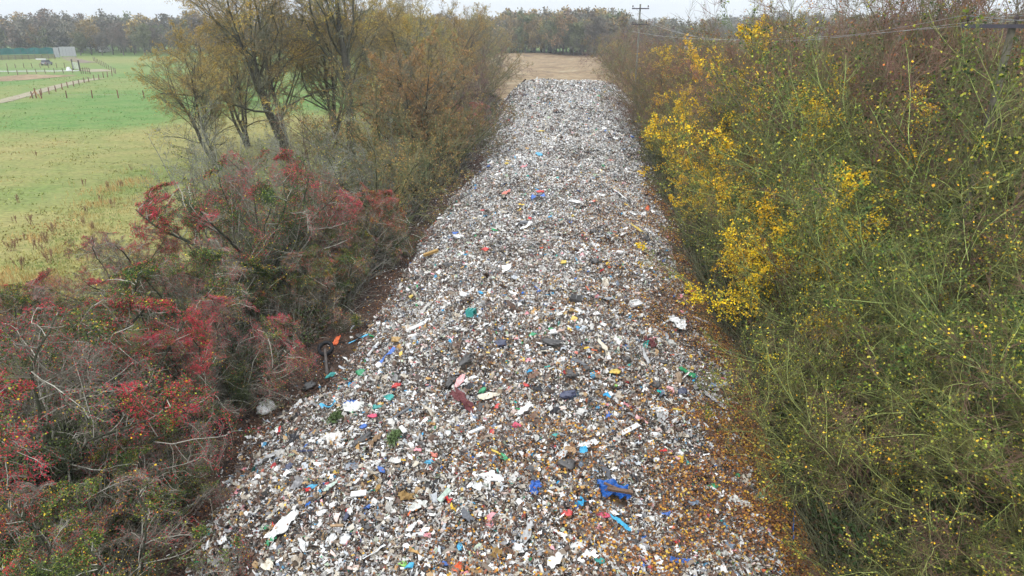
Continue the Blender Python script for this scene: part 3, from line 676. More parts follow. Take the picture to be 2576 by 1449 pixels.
def maple(seed, h, kind, dens=1.0, nstem=12):
    nstem = 17 if kind == 'red' else 14
    rng = np.random.default_rng(seed); lean = (-.28, -.06) if kind in ('green', 'olive') else (-.1, 0)
    S = rng.normal(size=(nstem, 3))*np.array([.45, .45, 0]); D = fan_dirs(rng, nstem, 6, 52, lean)
    L = h*rng.uniform(.75, 1.12, nstem); R = rng.uniform(.03, .06, nstem)*h/9
    arch = kind in ('green', 'olive')
    lv = grow(rng, S, D, L, R, 8, .11 if arch else .08, (-.02, 0, .0) if arch else (0, 0, .03), [
        dict(n=int(10*dens), t0=.10, ratio=(.28, .6), ang=(D2(18), D2(55)), k=6, w=.15, trop=(-.02, 0, .03) if arch else (0, 0, .04), rr=.55),
        dict(n=int(9*dens), t0=.12, ratio=(.3, .55), ang=(D2(25), D2(65)), k=4, w=.18, trop=(0, 0, .01), rr=.55, rmin=.008),
        dict(n=int(9*dens), t0=.08, ratio=(.35, .75), ang=(D2(20), D2(60)), k=3, w=.15, trop=(0, 0, .03), rr=.6, rmin=.0065)])
    G = ((.10, .115, .043), (.32, .37, .115), (.23, .255, .075), (.13, .125, .045))
    if kind == 'yellow':
        return veg_thing('maple_tree', rng, lv, [*G, (.14, .09, .06)], leaf_fn(48000, YEL, (8, 3, 5, 1.0, .5), .08, .14, .85, True, .06, 1.9, seed, 9000, GRN, (3, 3, 3, 1, 2), -.1, seed+4))
    if kind == 'olive':
        return veg_thing('maple_tree', rng, lv, [*G, (.16, .095, .065)], leaf_fn(5000, YEL, (2, 3, 2, 4, 3), .06, .10, .85, True, .28, 1.0, seed, 13000, GRN, (3, 3, 4, 1.5, 4), .02, seed+4))
    if kind == 'green':
        return veg_thing('maple_tree', rng, lv, [*G, (.12, .15, .05)], leaf_fn(2600, YEL, (2, 3, 2, 4, 3), .06, .11, .85, True, .34, .8, seed, 14000, GRN, (4, 4, 3, 1, 5), .0, seed+4))
    if kind == 'red':
        B = ((.13, .12, .07), (.16, .125, .08), (.17, .11, .075), (.19, .105, .075))
        return veg_thing('dogwood_shrub', rng, lv, [*B, (.13, .12, .06)], leaf_fn(2500, ORG, (1, 2, 1, 3), .06, .1, .7, True, .1, 1.6, seed, 7000, GRN, (3, 2, 1, 1, 2), .1, seed+4))
    if kind == 'orange':
        return veg_thing('maple_tree', rng, lv, [*G[:2], (.13, .1, .06), (.14, .09, .055), (.13, .14, .05)], leaf_fn(9000, ORG, (3, 3, 3, 3), .07, .12, .8, True, 0., 1.4, seed, 7000, GRN, (1, 2, 3, 3, 1), 0., seed+4))
def hawthorn(seed, h, spread=1.0, red=1.0, green=.5, nstem=13, leafpal=None, name='hawthorn_bush'):
    rng = np.random.default_rng(seed)
    S = rng.normal(size=(nstem, 3))*np.array([.5, .5, 0]); D = fan_dirs(rng, nstem, 15, 72)
    L = h*rng.uniform(.95, 1.3, nstem); R = rng.uniform(.05, .09, nstem)
    lv = grow(rng, S, D, L, R, 9, .16, (0, 0, .05), [
        dict(n=11, t0=.15, ratio=(.3, .6), ang=(D2(30), D2(70)), k=6, w=.22, trop=(0, 0, .02), rr=.5),
        dict(n=12, t0=.1, ratio=(.3, .55), ang=(D2(30), D2(75)), k=5, w=.26, trop=(0, 0, -.02), rr=.5, rmin=.007),
        dict(n=15, t0=.08, ratio=(.3, .7), ang=(D2(35), D2(80)), k=2, w=.25, trop=(0, 0, .0), rr=.6, rmin=.007)])
    for P, _ in lv:
        P[..., 0:2] *= spread; P[..., 2] = np.abs(P[..., 2]); c = np.array([0, 0, h*.30]); e = np.array([h*.98, h*.98, h*.72]); v = (P-c)/e; q = np.linalg.norm(v, axis=-1)
        az = np.arctan2(P[..., 1], P[..., 0]); q = q/(1+.20*noise(np.cos(az)*1.7+seed, np.sin(az)*1.7, v[..., 2]*1.5, 3)+.10*noise(np.cos(az)*5, np.sin(az)*5+seed, v[..., 2]*4, 4))
        f = np.where(q > .9, (.9+.16*np.tanh((q-.9)*1.6))/np.maximum(q, .01), 1)
        P[...] = c+(P-c)*f[..., None]; P[..., 2] = np.abs(P[..., 2])
    def rad(p): v = (p-np.array([0, 0, h*.30]))/np.array([h*.98, h*.98, h*.72]); return np.linalg.norm(v, axis=1)
    cols = [(.05, .055, .035), (.38, .36, .30), (.31, .285, .235), (.155, .135, .105), (.07, .085, .04)]
    def ber(g, lv, rng):
        p = tip_points(lv, rng, int(72000*red), -1, True, seed+1, -.25, .8)
        p = p[(rng.random(len(p)) < sstep(.35, .72, rad(p))*sstep(h*.05, h*.6, p[:, 2])*np.clip(.5+.8*noise(p[:, 0]/2.2, p[:, 1]/2.2, p[:, 2]/2.2, seed+20), .12, 1)+.06)]
        N = len(p); r = rng.uniform(.010, .019, N)
        dz = np.array([0, 0, 1.])
        P = np.stack([p-dz*r[:, None], p, p+dz*r[:, None]], 1); R = np.stack([r*.15, r, r*.15], 1)
        C = jit(np.array([(.52, .012, .035), (.32, .006, .024), (.58, .03, .03)])[rng.integers(0, 3, N)], rng, .25)
        tubes(g, P, R, np.repeat(C[:, None], 3, 1), 4)
    lf = leaf_fn(int(70000*green), GRN, (5, 4, 1, .3, 5), .04, .075, .7, True, .05, 1.3, seed+7, int(5000*green), np.concatenate([ORG, YEL[:2]]), (1, 1, 1, 1, 2, 2), .1, seed+8)
    return veg_thing(name, rng, lv, cols, lf, ber if red > 0 else None)
def willow(seed, h, forks=3, lean=(0, 0), lower=.25, leafn=26000, spread=1.0, tone='yellow', name='willow_tree', r0=.24):
    rng = np.random.default_rng(seed)
    S = rng.normal(size=(forks, 3))*np.array([.25, .25, 0]); D = fan_dirs(rng, forks, 6, 24, lean)
    L = h*rng.uniform(.82, 1.0, forks); R = r0*rng.uniform(.7, 1.1, forks)
    lv = grow(rng, S, D, L, R, 11, .10, (0, 0, .04), [
        dict(n=15, t0=lower, ratio=(.34, .72), ang=(D2(30), D2(72)), k=7, w=.17, trop=(0, 0, .06), rr=.48, rmin=.03),
        dict(n=10, t0=.12, ratio=(.3, .55), ang=(D2(25), D2(60)), k=5, w=.18, trop=(0, 0, .03), rr=.45, rmin=.016),
        dict(n=8, t0=.1, ratio=(.3, .55), ang=(D2(20), D2(60)), k=4, w=.18, trop=(0, 0, .0), rr=.5, rmin=.009),
        dict(n=4, t0=.15, ratio=(.5, .95), ang=(D2(15), D2(55)), k=2, w=.2, trop=(0, 0, -.04), rr=.7, rmin=.009)], r_end=.15)
    for P, _ in lv[1:]: P[..., 0:2] = P[..., 0:2]*1.0
    BK = ((.055, .05, .038), (.08, .075, .052), (.11, .10, .06), (.19, .15, .08), (.24, .175, .08), (.17, .17, .11))
    pal = dict(yellow=np.array([(.58, .38, .06), (.42, .26, .05), (.56, .44, .10), (.26, .25, .07), (.20, .12, .04)]),
               rust=np.array([(.42, .24, .07), (.34, .17, .055), (.46, .32, .1), (.26, .19, .07), (.26, .12, .05)]),
               green=np.array([(.22, .24, .08), (.32, .29, .09), (.15, .19, .06), (.42, .34, .1), (.28, .18, .06)]))[tone]
    lf = leaf_fn(leafn, pal, (3, 3, 2, 2, 2), .09, .17, .32, True, -.08, 2.2, seed)
    return veg_thing(name, rng, lv, BK, lf, None, 8)
def shrub(seed, h, cols, pal=None, nleaf=3000, nstem=11, name='bare_shrub'):
    rng = np.random.default_rng(seed)
    S = rng.normal(size=(nstem, 3))*np.array([.5, .5, 0]); D = fan_dirs(rng, nstem, 8, 58)
    L = h*rng.uniform(.75, 1.15, nstem); R = rng.uniform(.03, .06, nstem)
    lv = grow(rng, S, D, L, R, 7, .12, (0, 0, .04), [
        dict(n=8, t0=.15, ratio=(.3, .55), ang=(D2(25), D2(60)), k=4, w=.2, rr=.5),
        dict(n=8, t0=.1, ratio=(.3, .6), ang=(D2(25), D2(65)), k=4, w=.2, rr=.5, rmin=.009),
        dict(n=6, t0=.1, ratio=(.3, .6), ang=(D2(25), D2(70)), k=3, w=.2, rr=.6, rmin=.007)])
    lf = leaf_fn(nleaf, pal if pal is not None else GRN, (1,)*len(pal if pal is not None else GRN), .06, .11, .6, True, 0, 1.3, seed)
    return veg_thing(name, rng, lv, cols, lf)
def place(o, x, y, rz=0, s=1.0, sz=1.0, z=0.0, tilt=(0, 0)):
    o.location = (x, y, z); o.rotation_euler = (tilt[0], tilt[1], rz); o.scale = (s, s, s*sz); return o
protos = {}
def use(key, maker):
    """first call builds the kind; later calls copy the thing with its parts"""
    if key not in protos:
        protos[key] = maker(); return protos[key]
    return copy_tree(protos[key])
ORD = ['nearest', 'second', 'third', 'fourth', 'fifth', 'sixth', 'seventh', 'eighth', 'ninth', 'tenth', 'eleventh', 'twelfth', 'thirteenth', 'fourteenth', 'fifteenth', 'sixteenth', 'seventeenth', 'eighteenth', 'nineteenth', 'twentieth', 'twenty-first', 'twenty-second', 'twenty-third', 'twenty-fourth']
prng = np.random.default_rng(99)

# ---------------------------------------------------------------- brambles and low scrub under the hedges
def scrub(name, rng, xx, yy, hmax, pal, wts, label, twigc):
    n = len(xx); hh = hmax*(.45+.55*fbm(xx/2.2, yy/2.2, 0, 91, 2))
    z = np.maximum(hh, .15)*rng.random(n)**.6
    g = Geo(); C = jit(pal[rng.choice(len(pal), n, p=np.array(wts, float)/sum(wts))], rng, .3)
    blades(g, np.stack([xx, yy, z], -1), np.maximum(rng.uniform(.07, .17, n), yy*.0026), .6, C, rng)
    m_ = n//7; i = rng.integers(0, n, m_); S = np.stack([xx[i], yy[i], np.zeros(m_)], -1)
    P, R = curves(rng, S, nrm(rng.normal(size=(m_, 3))*.6+np.array([0, 0, 1])), np.maximum(hh[i], .3)*rng.uniform(1, 1.9, m_), np.full(m_, .011), 4, .22, (0, 0, -.05))
    tubes(g, P, np.maximum(R, (yy[i]*.00035)[:, None]), jit(np.tile(twigc, (m_, 5, 1)), rng, .35), 3)
    tag(g.obj(name, M_VEG), kind='stuff', label=label, cat='undergrowth')
r_ = np.random.default_rng(41); n = 230000
yy = np.exp(r_.uniform(math.log(5), math.log(125), n)); xx = xr(yy)+.9+r_.random(n)**1.3*(3+.55*yy)
DK = np.array([(.028, .05, .014), (.05, .07, .02), (.075, .045, .02), (.065, .035, .02), (.25, .17, .04)])  # undergrowth leaf colours, darkened to paint in shadow beneath the hedges
scrub('undergrowth', r_, xx, yy, 3.0, DK, (6, 4, 2, 2, .4), 'dark tangled undergrowth beneath the right thicket', (.11, .11, .06))
n = 170000; yy = np.exp(r_.uniform(math.log(6), math.log(125), n)); xx = xl(yy)-1.5-1.2*np.clip(1-np.abs(yy-22)/6, 0, 1)-r_.random(n)*(5+.06*yy)
scrub('undergrowth', r_, xx, yy, 2.3, DK, (4, 3, 4, 4, .2), 'dark tangled undergrowth beneath the left hedge', (.13, .12, .1))

# ---------------------------------------------------------------- right thicket: four rows
KL = dict(yellow=('maple_tree', 'bright yellow leaved maple', 'tree'), olive=('maple_tree', 'olive maple with scattered yellow leaves', 'tree'), green=('maple_tree', 'mossy green stemmed maple', 'tree'),
          red=('dogwood_shrub', 'bare reddish brown twiggy shrub', 'shrub'), orange=('maple_tree', 'orange and green leaved maple', 'tree'))
def kmake(kind, v):
    h = 9.0
    return lambda: maple({'yellow': 101, 'olive': 202, 'green': 303, 'red': 404, 'orange': 505}[kind]+v*13, h, kind, 1.0 if kind != 'red' else 1.05, 10)
rows = [
  # name, x0, slope, list of (y, kind, height)
  ('row at the right foot of the heap', 8.3, .034, [(7.5, 'green', 5.0), (12, 'olive', 5.2), (17, 'olive', 5.4), (21.5, 'olive', 6.2), (26.5, 'yellow', 6.4), (31.5, 'yellow', 5.6), (37, 'olive', 5.8), (43, 'yellow', 6.4), (49, 'orange', 6), (55, 'yellow', 7), (61, 'olive', 6.8), (67, 'yellow', 6.2), (74, 'orange', 8.4), (80, 'red', 10.2), (87, 'yellow', 8.4), (94, 'red', 9.2), (102, 'yellow', 8), (109, 'red', 9), (116, 'olive', 8), (123, 'red', 8.5), (131, 'red', 9)]),
  ('second row right of the heap', 12.2, .04, [(9.5, 'green', 7.2), (14.5, 'olive', 7.8), (20, 'green', 8.8), (26, 'olive', 9.6), (32, 'green', 10.4), (38.5, 'yellow', 9), (45, 'red', 10.4), (52, 'yellow', 10.6), (59, 'red', 10.4), (66, 'red', 10.6), (74, 'yellow', 9.5), (79, 'red', 11.6), (86, 'red', 11.6), (98, 'red', 11), (107, 'orange', 10.5), (117, 'red', 10), (128, 'red', 10.5)]),
  ('third row right of the heap', 16.4, .05, [(13.5, 'green', 7.6), (20, 'olive', 8.6), (26.5, 'green', 11.4), (33, 'olive', 13.2), (40, 'red', 14.2), (47, 'green', 13.6), (55, 'red', 12), (64, 'red', 11.5), (74, 'orange', 13.8), (86, 'red', 10), (98, 'red', 10), (110, 'red', 10.5)]),
  ('fourth row right of the heap', 22.0, .085, [(20, 'olive', 9.4), (27, 'green', 10.8), (34.5, 'red', 13.4), (43, 'green', 14.0), (52, 'red', 12.6), (62, 'red', 11.8), (75, 'red', 11), (90, 'red', 11)]),
]
cnt = {}
for rname, x0, sl, lst in rows:
    for i, (y, kind, h) in enumerate(lst):
        v = cnt.get(kind, 0); cnt[kind] = v+1; nv = v % (2 if kind in ('yellow', 'green', 'olive', 'red') else 1)
        o = use((kind, nv), kmake(kind, nv))
        s = h/9.0
        x = x0+sl*y+prng.uniform(-.6, .6)+(1.2*float(sstep(70, 110, y)) if x0 < 14 else 0)
        rzz = prng.uniform(-.7, .7) if kind in ('green', 'olive') else prng.uniform(0, 6.28)
        place(o, x, y+prng.uniform(-.5, .5), rzz, max(s, .62), s/max(s, .62), .0, (0, 0))
        nm, look, cat = KL[kind]
        tag(o, f'{look}, {ORD[i]} in {rname}', cat, 'trees and shrubs of the right thicket')

for i, (dx, dy, kind, h) in enumerate(((2440, 560, 'green', 11.2), (2545, 540, 'olive', 11.8), (2500, 640, 'green', 10.4), (2300, 600, 'green', 10.6))):
    p = at(dx, dy); o = use((kind, i % 2), kmake(kind, i % 2)); place(o, p[0], p[1], prng.uniform(-.7, .7), h/9, 1.0)
    tag(o, f"{KL[kind][1]}, {['left', 'right', 'middle', 'outermost left'][i]} one of four before the dark power pole", 'tree', 'trees and shrubs of the right thicket')
for i, (x, y, h) in enumerate(((11.4, 69, 7.6), (11.6, 75, 8.8), (11.4, 82, 10.6), (10.8, 87, 11.4), (12.8, 97, 9.0))):
    o = use(('red', i % 2), kmake('red', i % 2)); place(o, x, y, prng.uniform(0, 6.28), h/9, 1.0)
    tag(o, f'bare reddish shrub, {ORD[i]} in the clump below the slender grey pole', 'shrub', 'trees and shrubs of the right thicket')
for i, (x, y, h) in enumerate(((18.3, 36.5, 15.6), (21.5, 39, 16.0), (17.6, 43, 15.6), (24.5, 37, 14.4), (20.5, 46, 16.0))):
    o = use(('red', i % 2), kmake('red', i % 2)); place(o, x, y, prng.uniform(0, 6.28), h/9*.8, 1.25)
    tag(o, f'tall bare twiggy tree breaking the skyline right of centre, {ORD[i]} of five', 'tree', 'trees and shrubs of the right thicket')
# ---------------------------------------------------------------- left hedge
def put(key, maker, dx, dy, z, s, label, cat, group, rz=None, sz=1.0, off=(0, 0)):
    p = at(dx, dy, z); o = use(key, maker)
    place(o, p[0]+off[0], p[1]+off[1], prng.uniform(0, 6.28) if rz is None else rz, s, sz); tag(o, label, cat, group); return o
GH = 'hawthorn bushes left of the heap'
def haw(key, seed, red, green, x, y, s, label, sz=1.0, rz=0.0):
    o = use(key, lambda: hawthorn(seed, 6.0, 1.0, red, green)); place(o, x, y, rz, s*1.12, sz); tag(o, label, 'bush', GH)
haw('h1', 11, 1.15, .7, -15.0, 15.0, .92, 'large grey twigged hawthorn thick with red berries, filling the bottom left corner', .95)
haw('h2', 12, 1.1, .5, -22.0, 17.5, .62, 'red berried hawthorn cut by the left edge of the view', .9, 1.0)
haw('h3', 13, .9, .9, -12.3, 19.8, .6, 'small hawthorn with red tipped branches reaching over the leafy ditch by the tyre', .95, 2.0)
haw('h4', 14, .35, 1.9, -15.4, 24.2, .72, 'dark green and grey hawthorn between the two big red hawthorns', .95)
haw('h1', 11, 1, 1, -15.4, 31.4, .95, 'rounded crimson and green hawthorn, the tallest berried one beside the heap', 1.1, 2.4)
haw('h2', 12, 1, 1, -21.6, 29.0, .62, 'pinkish grey hawthorn at the edge of the pasture', .9, 3.0)
haw('h4', 14, 1, 1, -22.3, 23.4, .55, 'low grey and green hawthorn by the straw coloured grass', .85, 5.1)
haw('h4', 14, 1, 1, -10.6, 10.4, .6, 'low dark green hawthorn at the bottom edge on the left foot of the heap', .9, 1.3)
haw('h3', 13, 1, 1, -12.0, 37.5, .6, 'dark red hawthorn close to the heap right behind the tallest hawthorn', 1.0, 4.4)
haw('h4', 14, 1, 1, -11.8, 29.2, .5, 'low green hawthorn at the heap side foot of the tallest berried one', .9, 2.2)
haw('h4', 14, 1, 1, -12.2, 34.0, .45, 'low green hawthorn squeezed between the tallest berried one and the heap', .9, 3.7)
haw('h4', 14, 1, 1, -11.6, 15.2, .42, 'small green hawthorn at the heap side foot of the large corner hawthorn', .9, .6)
haw('h3', 13, 1, 1, -12.6, 76.0, .7, 'dark purplish red hawthorn beside the far part of the heap', 1.0, .4)
GS = 'shrubs under the left trees'
gre = [(.17, .17, .13), (.2, .2, .16), (.2, .205, .165), (.19, .19, .15), (.15, .13, .08)]
oli = [(.08, .08, .04), (.15, .15, .07), (.15, .135, .06), (.14, .11, .055), (.10, .115, .05)]
pur = [(.11, .08, .07), (.13, .085, .075), (.15, .085, .08), (.15, .075, .07), (.12, .11, .07)]
rus = np.array([(.3, .15, .05), (.24, .12, .04), (.34, .24, .08), (.16, .16, .06)])
def shr(key, seed, cols, pal, nl, x, y, h, label, sz=1.0):
    o = use(key, lambda: shrub(seed, 6.0, cols, pal, nl)); place(o, x+.8, y, prng.uniform(0, 6.28), h/5.4, sz); tag(o, label, 'shrub', GS)
shr('sg', 21, gre, GRN, 2500, -18.5, 42, 6.0, 'pale grey twiggy shrub just behind the tallest hawthorn')
shr('sg', 21, gre, GRN, 2500, -23.5, 40, 5.6, 'pale grey twiggy shrub reaching over the pasture edge')
shr('sg', 21, gre, GRN, 2500, -27.0, 48, 6.0, 'grey leafless shrub below the leftmost leaning trunk')
shr('sg', 21, gre, GRN, 2500, -21.0, 50, 6.2, 'grey green shrub at the foot of the dark upright trunk')
shr('sg', 21, gre, GRN, 2500, -15.5, 50, 5.6, 'grey green shrub between the dark upright trunk and the heap')
shr('so', 22, oli, rus, 7000, -13.4, 44, 6.4, 'olive brown arching shrub overhanging the heap edge')
shr('so', 22, oli, rus, 7000, -13.0, 52, 7.4, 'rust leaved arching shrub beside the heap')
shr('so', 22, oli, rus, 7000, -13.2, 60, 7.5, 'rust and olive shrub farther along the heap edge')
shr('so', 22, oli, rus, 7000, -18.4, 58, 8.6, 'broad rusty leaved shrub right of the dark upright trunk')
shr('so', 22, oli, rus, 7000, -14.0, 68, 7.0, 'brown leaved shrub before the purplish hawthorn')
shr('sp', 23, pur, GRN, 1200, -14.6, 84, 6.5, 'bare purplish shrub beside the heap past the purplish hawthorn')
shr('sp', 23, pur, GRN, 1200, -16.4, 92, 6.0, 'bare purplish shrub near the far end of the heap')
shr('sp', 23, pur, GRN, 1200, -23.5, 58, 5.2, 'bare brown shrub between the two trunks')
shr('sg', 21, gre, GRN, 2500, -31.0, 57, 4.8, 'grey shrub at the pasture edge under the leftmost tree')
# tall trees of the left hedge
GW = 'tall trees of the left hedge'
def wil(key, maker, x, y, s, label, rz=0., sz=1.0):
    o = use(key, maker); place(o, x, y, rz, s, sz); tag(o, label, 'tree', GW)
wil('wa', lambda: willow(31, 17.5, 4, (-.2, -.05), .16, 60000), -29.5, 68, 1.15, 'tall leaning willow with thin yellow leaves and several curved trunks, leftmost in the hedge')
wil('wb', lambda: willow(32, 19, 1, (0, 0), .22, 30000, r0=.42), -22.6, 66.5, 1.1, 'tall nearly bare willow with a dark upright trunk topping out above the view')
wil('wc', lambda: willow(33, 11, 6, (.1, -.1), .08, 60000, tone='rust'), -14.8, 62, .95, 'broad rust leaved willow right of the dark upright trunk')
wil('wd', lambda: willow(34, 15, 3, (0, 0), .12, 60000, tone='yellow'), -20.0, 84, .95, 'golden leaved willow behind the broad rust leaved one')
wil('we', lambda: willow(35, 13, 4, (0, 0), .1, 60000, tone='green'), -20.0, 96, .9, 'dull green willow leaning over the far part of the heap')
wil('wd', None, -25.0, 112, 1.0, 'golden willow beside the far end of the heap', 2.0)
wil('we', None, -27.5, 96, 1.05, 'dull green willow standing behind the golden one', 2.6)
wil('wd', None, -24.5, 132, .95, 'pale gold tree at the left corner of the brown field', 4.0)
wil('wa', None, -27.0, 76, .95, 'yellow flecked willow filling the gap between the leftmost willow and the dark upright trunk', 2.2)
wil('wa', None, -33.0, 118, .9, 'thin yellow leaved willow far back in the left hedge', 3.1)
wil('wc', None, -26.0, 150, 1.1, 'rust tree left of the brown field', .5)
wil('we', None, -24.0, 172, 1.1, 'grey green tree at the left margin of the brown field', 1.2)
wil('wd', None, -27.0, 196, 1.0, 'ochre tree farther along the left margin of the brown field', 5.2)
wil('wa', None, -36.5, 74, .72, 'small yellow leaved willow out on the pasture side of the hedge', 1.2)
wil('wa', None, -34.0, 62, .62, 'low leaning willow spreading over the pasture below the leftmost willow', .5)
for i, (x, y, k) in enumerate(((13.4, 134, 'sp'), (11.6, 148, 'so'), (10.8, 160, 'sp'), (10.6, 173, 'so'), (9.4, 187, 'sp'), (10.4, 203, 'so'), (11.8, 222, 'sp'), (13.5, 244, 'so'))):
    shr(k, 0, None, None, 0, x, y, 9.5+.5*(i % 3), f"{'bare purplish' if k == 'sp' else 'rust and olive'} shrub, {ORD[i]} along the right margin of the brown field")
shr('sp', 23, pur, GRN, 1200, -17.0, 112, 6.0, 'bare purplish shrub touching the left shoulder of the far heap end')
shr('so', 22, oli, rus, 7000, -18.5, 122, 7.0, 'rust and olive shrub at the far left corner of the heap')
shr('so', 22, oli, rus, 7000, -17.8, 134, 8.0, 'tall rust and olive shrub at the near left corner of the brown field')
shr('sp', 23, pur, GRN, 1200, -19.0, 146, 8.5, 'tall bare purplish shrub on the left margin of the brown field')
shr('so', 22, oli, rus, 7000, -21.5, 165, 9.5, 'rust and olive shrub on the left margin of the brown field, past the purplish one')
# ---------------------------------------------------------------- far woods
def far_tree(seed, h, bark, pal, nleaf, ls, name='woodland_tree', wide=1.0):
    rng = np.random.default_rng(seed)
    S = np.zeros((1, 3)); D = np.array([[0, 0, 1.]])
    lv = grow(rng, S, D, np.array([h*.62]), np.array([.28]), 6, .05, (0, 0, .1), [
        dict(n=24, t0=.05, ratio=(.5, .95), ang=(D2(20), D2(70)), k=4, w=.15, trop=(0, 0, .10), rr=.4, rmin=.05),
        dict(n=9, t0=.15, ratio=(.3, .6), ang=(D2(25), D2(60)), k=3, w=.18, trop=(0, 0, .05), rr=.5, rmin=.035),
        dict(n=7, t0=.1, ratio=(.35, .7), ang=(D2(20), D2(60)), k=2, w=.2, trop=(0, 0, .05), rr=.6, rmin=.022)])
    for P, _ in lv[1:]: P[..., :2] *= wide
    def lf(g, lv, rng):
        p = tip_points(lv, rng, nleaf, -1, True, seed, -.25, 2.5); p = p+rng.normal(size=p.shape)*.25
        C = jit(pal[rng.integers(0, len(pal), len(p))], rng, .3); blades(g, p, rng.uniform(ls*.6, ls*1.3, len(p)), .6, C, rng)
    return lv, rng, bark, lf, name
def far_thing(args):
    lv, rng, bark, lf, name = args
    root = empty(name, (0, 0, 0)); g = Geo()
    for i in (0, 1): tubes(g, lv[i][0], lv[i][1], bark, 5)
    g.obj('trunk', M_BARK, root, True); g = Geo()
    for i in (2, 3): tubes(g, lv[i][0], lv[i][1], jit(np.asarray(bark)*np.ones(lv[i][0].shape)*1.25, rng, .25), 3)
    lf(g, lv, rng); g.obj('crown', M_VEG, root); return root
B1 = (.115, .10, .085)
FP = dict(grey=np.array([(.15, .14, .11), (.12, .12, .09), (.18, .155, .115)]), russet=np.array([(.27, .17, .075), (.2, .14, .07), (.17, .15, .075), (.28, .2, .095)]),
          green=np.array([(.13, .15, .07), (.18, .18, .08), (.1, .12, .06)]), gold=np.array([(.36, .25, .09), (.3, .2, .07), (.2, .17, .08)]), plum=np.array([(.15, .11, .09), (.14, .12, .095), (.18, .13, .095)]))
FK = {'grey': (6000, .3), 'russet': (11000, .34), 'green': (11000, .32), 'gold': (9000, .34), 'plum': (8000, .3)}
LOOK = dict(grey='bare grey brown', russet='russet leaved', green='dull green', gold='golden brown', plum='purplish brown')
def fmk(k, v): return lambda: far_thing(far_tree({'grey': 1, 'russet': 2, 'green': 3, 'gold': 4, 'plum': 5}[k]*50+v, 15, B1, FP[k], *FK[k]))
def wood_front(pts, kinds, group, words):
    for i, ((dx, dy, h), k) in enumerate(zip(pts, kinds)):
        p = at(dx, dy); o = use(('far', k, i % 2), fmk(k, i % 2)); place(o, p[0], p[1], prng.uniform(0, 6.28), h/15.0, 1.0)
        tag(o, f'{LOOK[k]} tree, {ORD[i] if i else "first"} from the left {words}', 'tree', group)
lk = ['green', 'grey', 'green', 'grey', 'gold', 'plum', 'grey', 'grey', 'green', 'gold', 'grey', 'grey', 'plum', 'grey', 'green', 'plum']
wood_front([(-12+i*27, 139-1.5*(i % 2)-(6 if i < 8 else 0), 13+3.5*math.sin(i*2.3)) for i in range(16)], lk, 'front trees of the wood beyond the pasture', 'along the wood beyond the pasture')
ck = ['russet', 'green', 'russet', 'gold', 'green', 'russet', 'green', 'green', 'plum', 'grey']
wood_front([(1298+i*24, 137+.9*i, 18+2.2*math.sin(i*1.7)) for i in range(10)], ck, 'front trees of the wood beyond the brown field', 'along the wood behind the brown field')
def mass(name, spots, label, seedv):
    """a far wood nobody could count, as one mass: thinned trunks and crowns"""
    rng = np.random.default_rng(seedv); g = Geo(); lib = []
    for k in ('grey', 'russet', 'green', 'gold', 'plum'):
        for v in (0, 1):
            lv, r2, bark, lf, _ = far_tree(900+v*7+len(lib), 15, B1, FP[k], 1500, .8)
            q = Geo(); tubes(q, lv[0][0], lv[0][1], bark, 4); tubes(q, lv[1][0][:, ::2], lv[1][1][:, ::2]*1.2, bark, 3); tubes(q, lv[2][0][:, [0, -1]], lv[2][1][:, [0, -1]]*1.6, np.array(bark)*1.25, 3)
            lf(q, lv, r2); lib.append((k, q.arrays()))
    for (x, y, h, k) in spots:
        c = [a for kk, a in lib if kk == k]; V, Q, C = c[rng.integers(0, len(c))]
        a = rng.uniform(0, 6.28); s = h/15; ca, sa = math.cos(a)*s, math.sin(a)*s
        W = np.stack([V[:, 0]*ca-V[:, 1]*sa+x, V[:, 0]*sa+V[:, 1]*ca+y, V[:, 2]*s], -1)
        g.add(W, Q, C*rng.uniform(.8, 1.2))
    tag(g.obj(name, M_VEG), kind='stuff', label=label, cat='woodland')
r = np.random.default_rng(5)
ALLK = ['grey', 'russet', 'green', 'gold', 'plum']
sp = []
for row in range(4):
    for i in range(44):
        dx = -120+i*33+r.uniform(-12, 12)
        p = at(dx, 137); d = 1+.045*(row+1)+r.uniform(-.01, .01)
        k = ALLK[r.choice(5, p=[.45, .12, .15, .1, .18])]
        sp.append((p[0]*d, p[1]*d, r.uniform(12.5, 18)+row*1.3, k))
for row in range(4):
    for i in range(13):
        dx = 1270+i*23+r.uniform(-9, 9); p = at(dx, 138+.8*i); d = 1.05+.045*row
        sp.append((p[0]*d, p[1]*d, r.uniform(16.5, 20)+row*1.0, ALLK[r.choice(5, p=[.2, .4, .2, .12, .08])]))
mass('woodland', sp, 'hazy autumn wood closing the view beyond the pasture and brown field', 71)
sp = []
for row in range(3):
    for i in range(60):
        dx = 1500+i*22+r.uniform(-10, 10); rr = 470+row*55
        p = at_range(dx, 60, rr)
        gap = 1 if dx > 1760 or dx < 1700 else .55
        sp.append((p[0], p[1], (r.uniform(13, 17)+row*2+2.5*sstep(1850, 1950, dx))*gap, ALLK[r.choice(5, p=[.5, .1, .12, .08, .2])]))
for i in range(16):
    p = at_range(1500+i*16+r.uniform(-5, 5), 70, 300+r.uniform(-12, 12)); sp.append((p[0], p[1], r.uniform(12.5, 16.), 'grey' if r.random() < .6 else 'russet'))
mass('distant_wood', sp, 'faint grey wood on the horizon behind the power poles', 72)
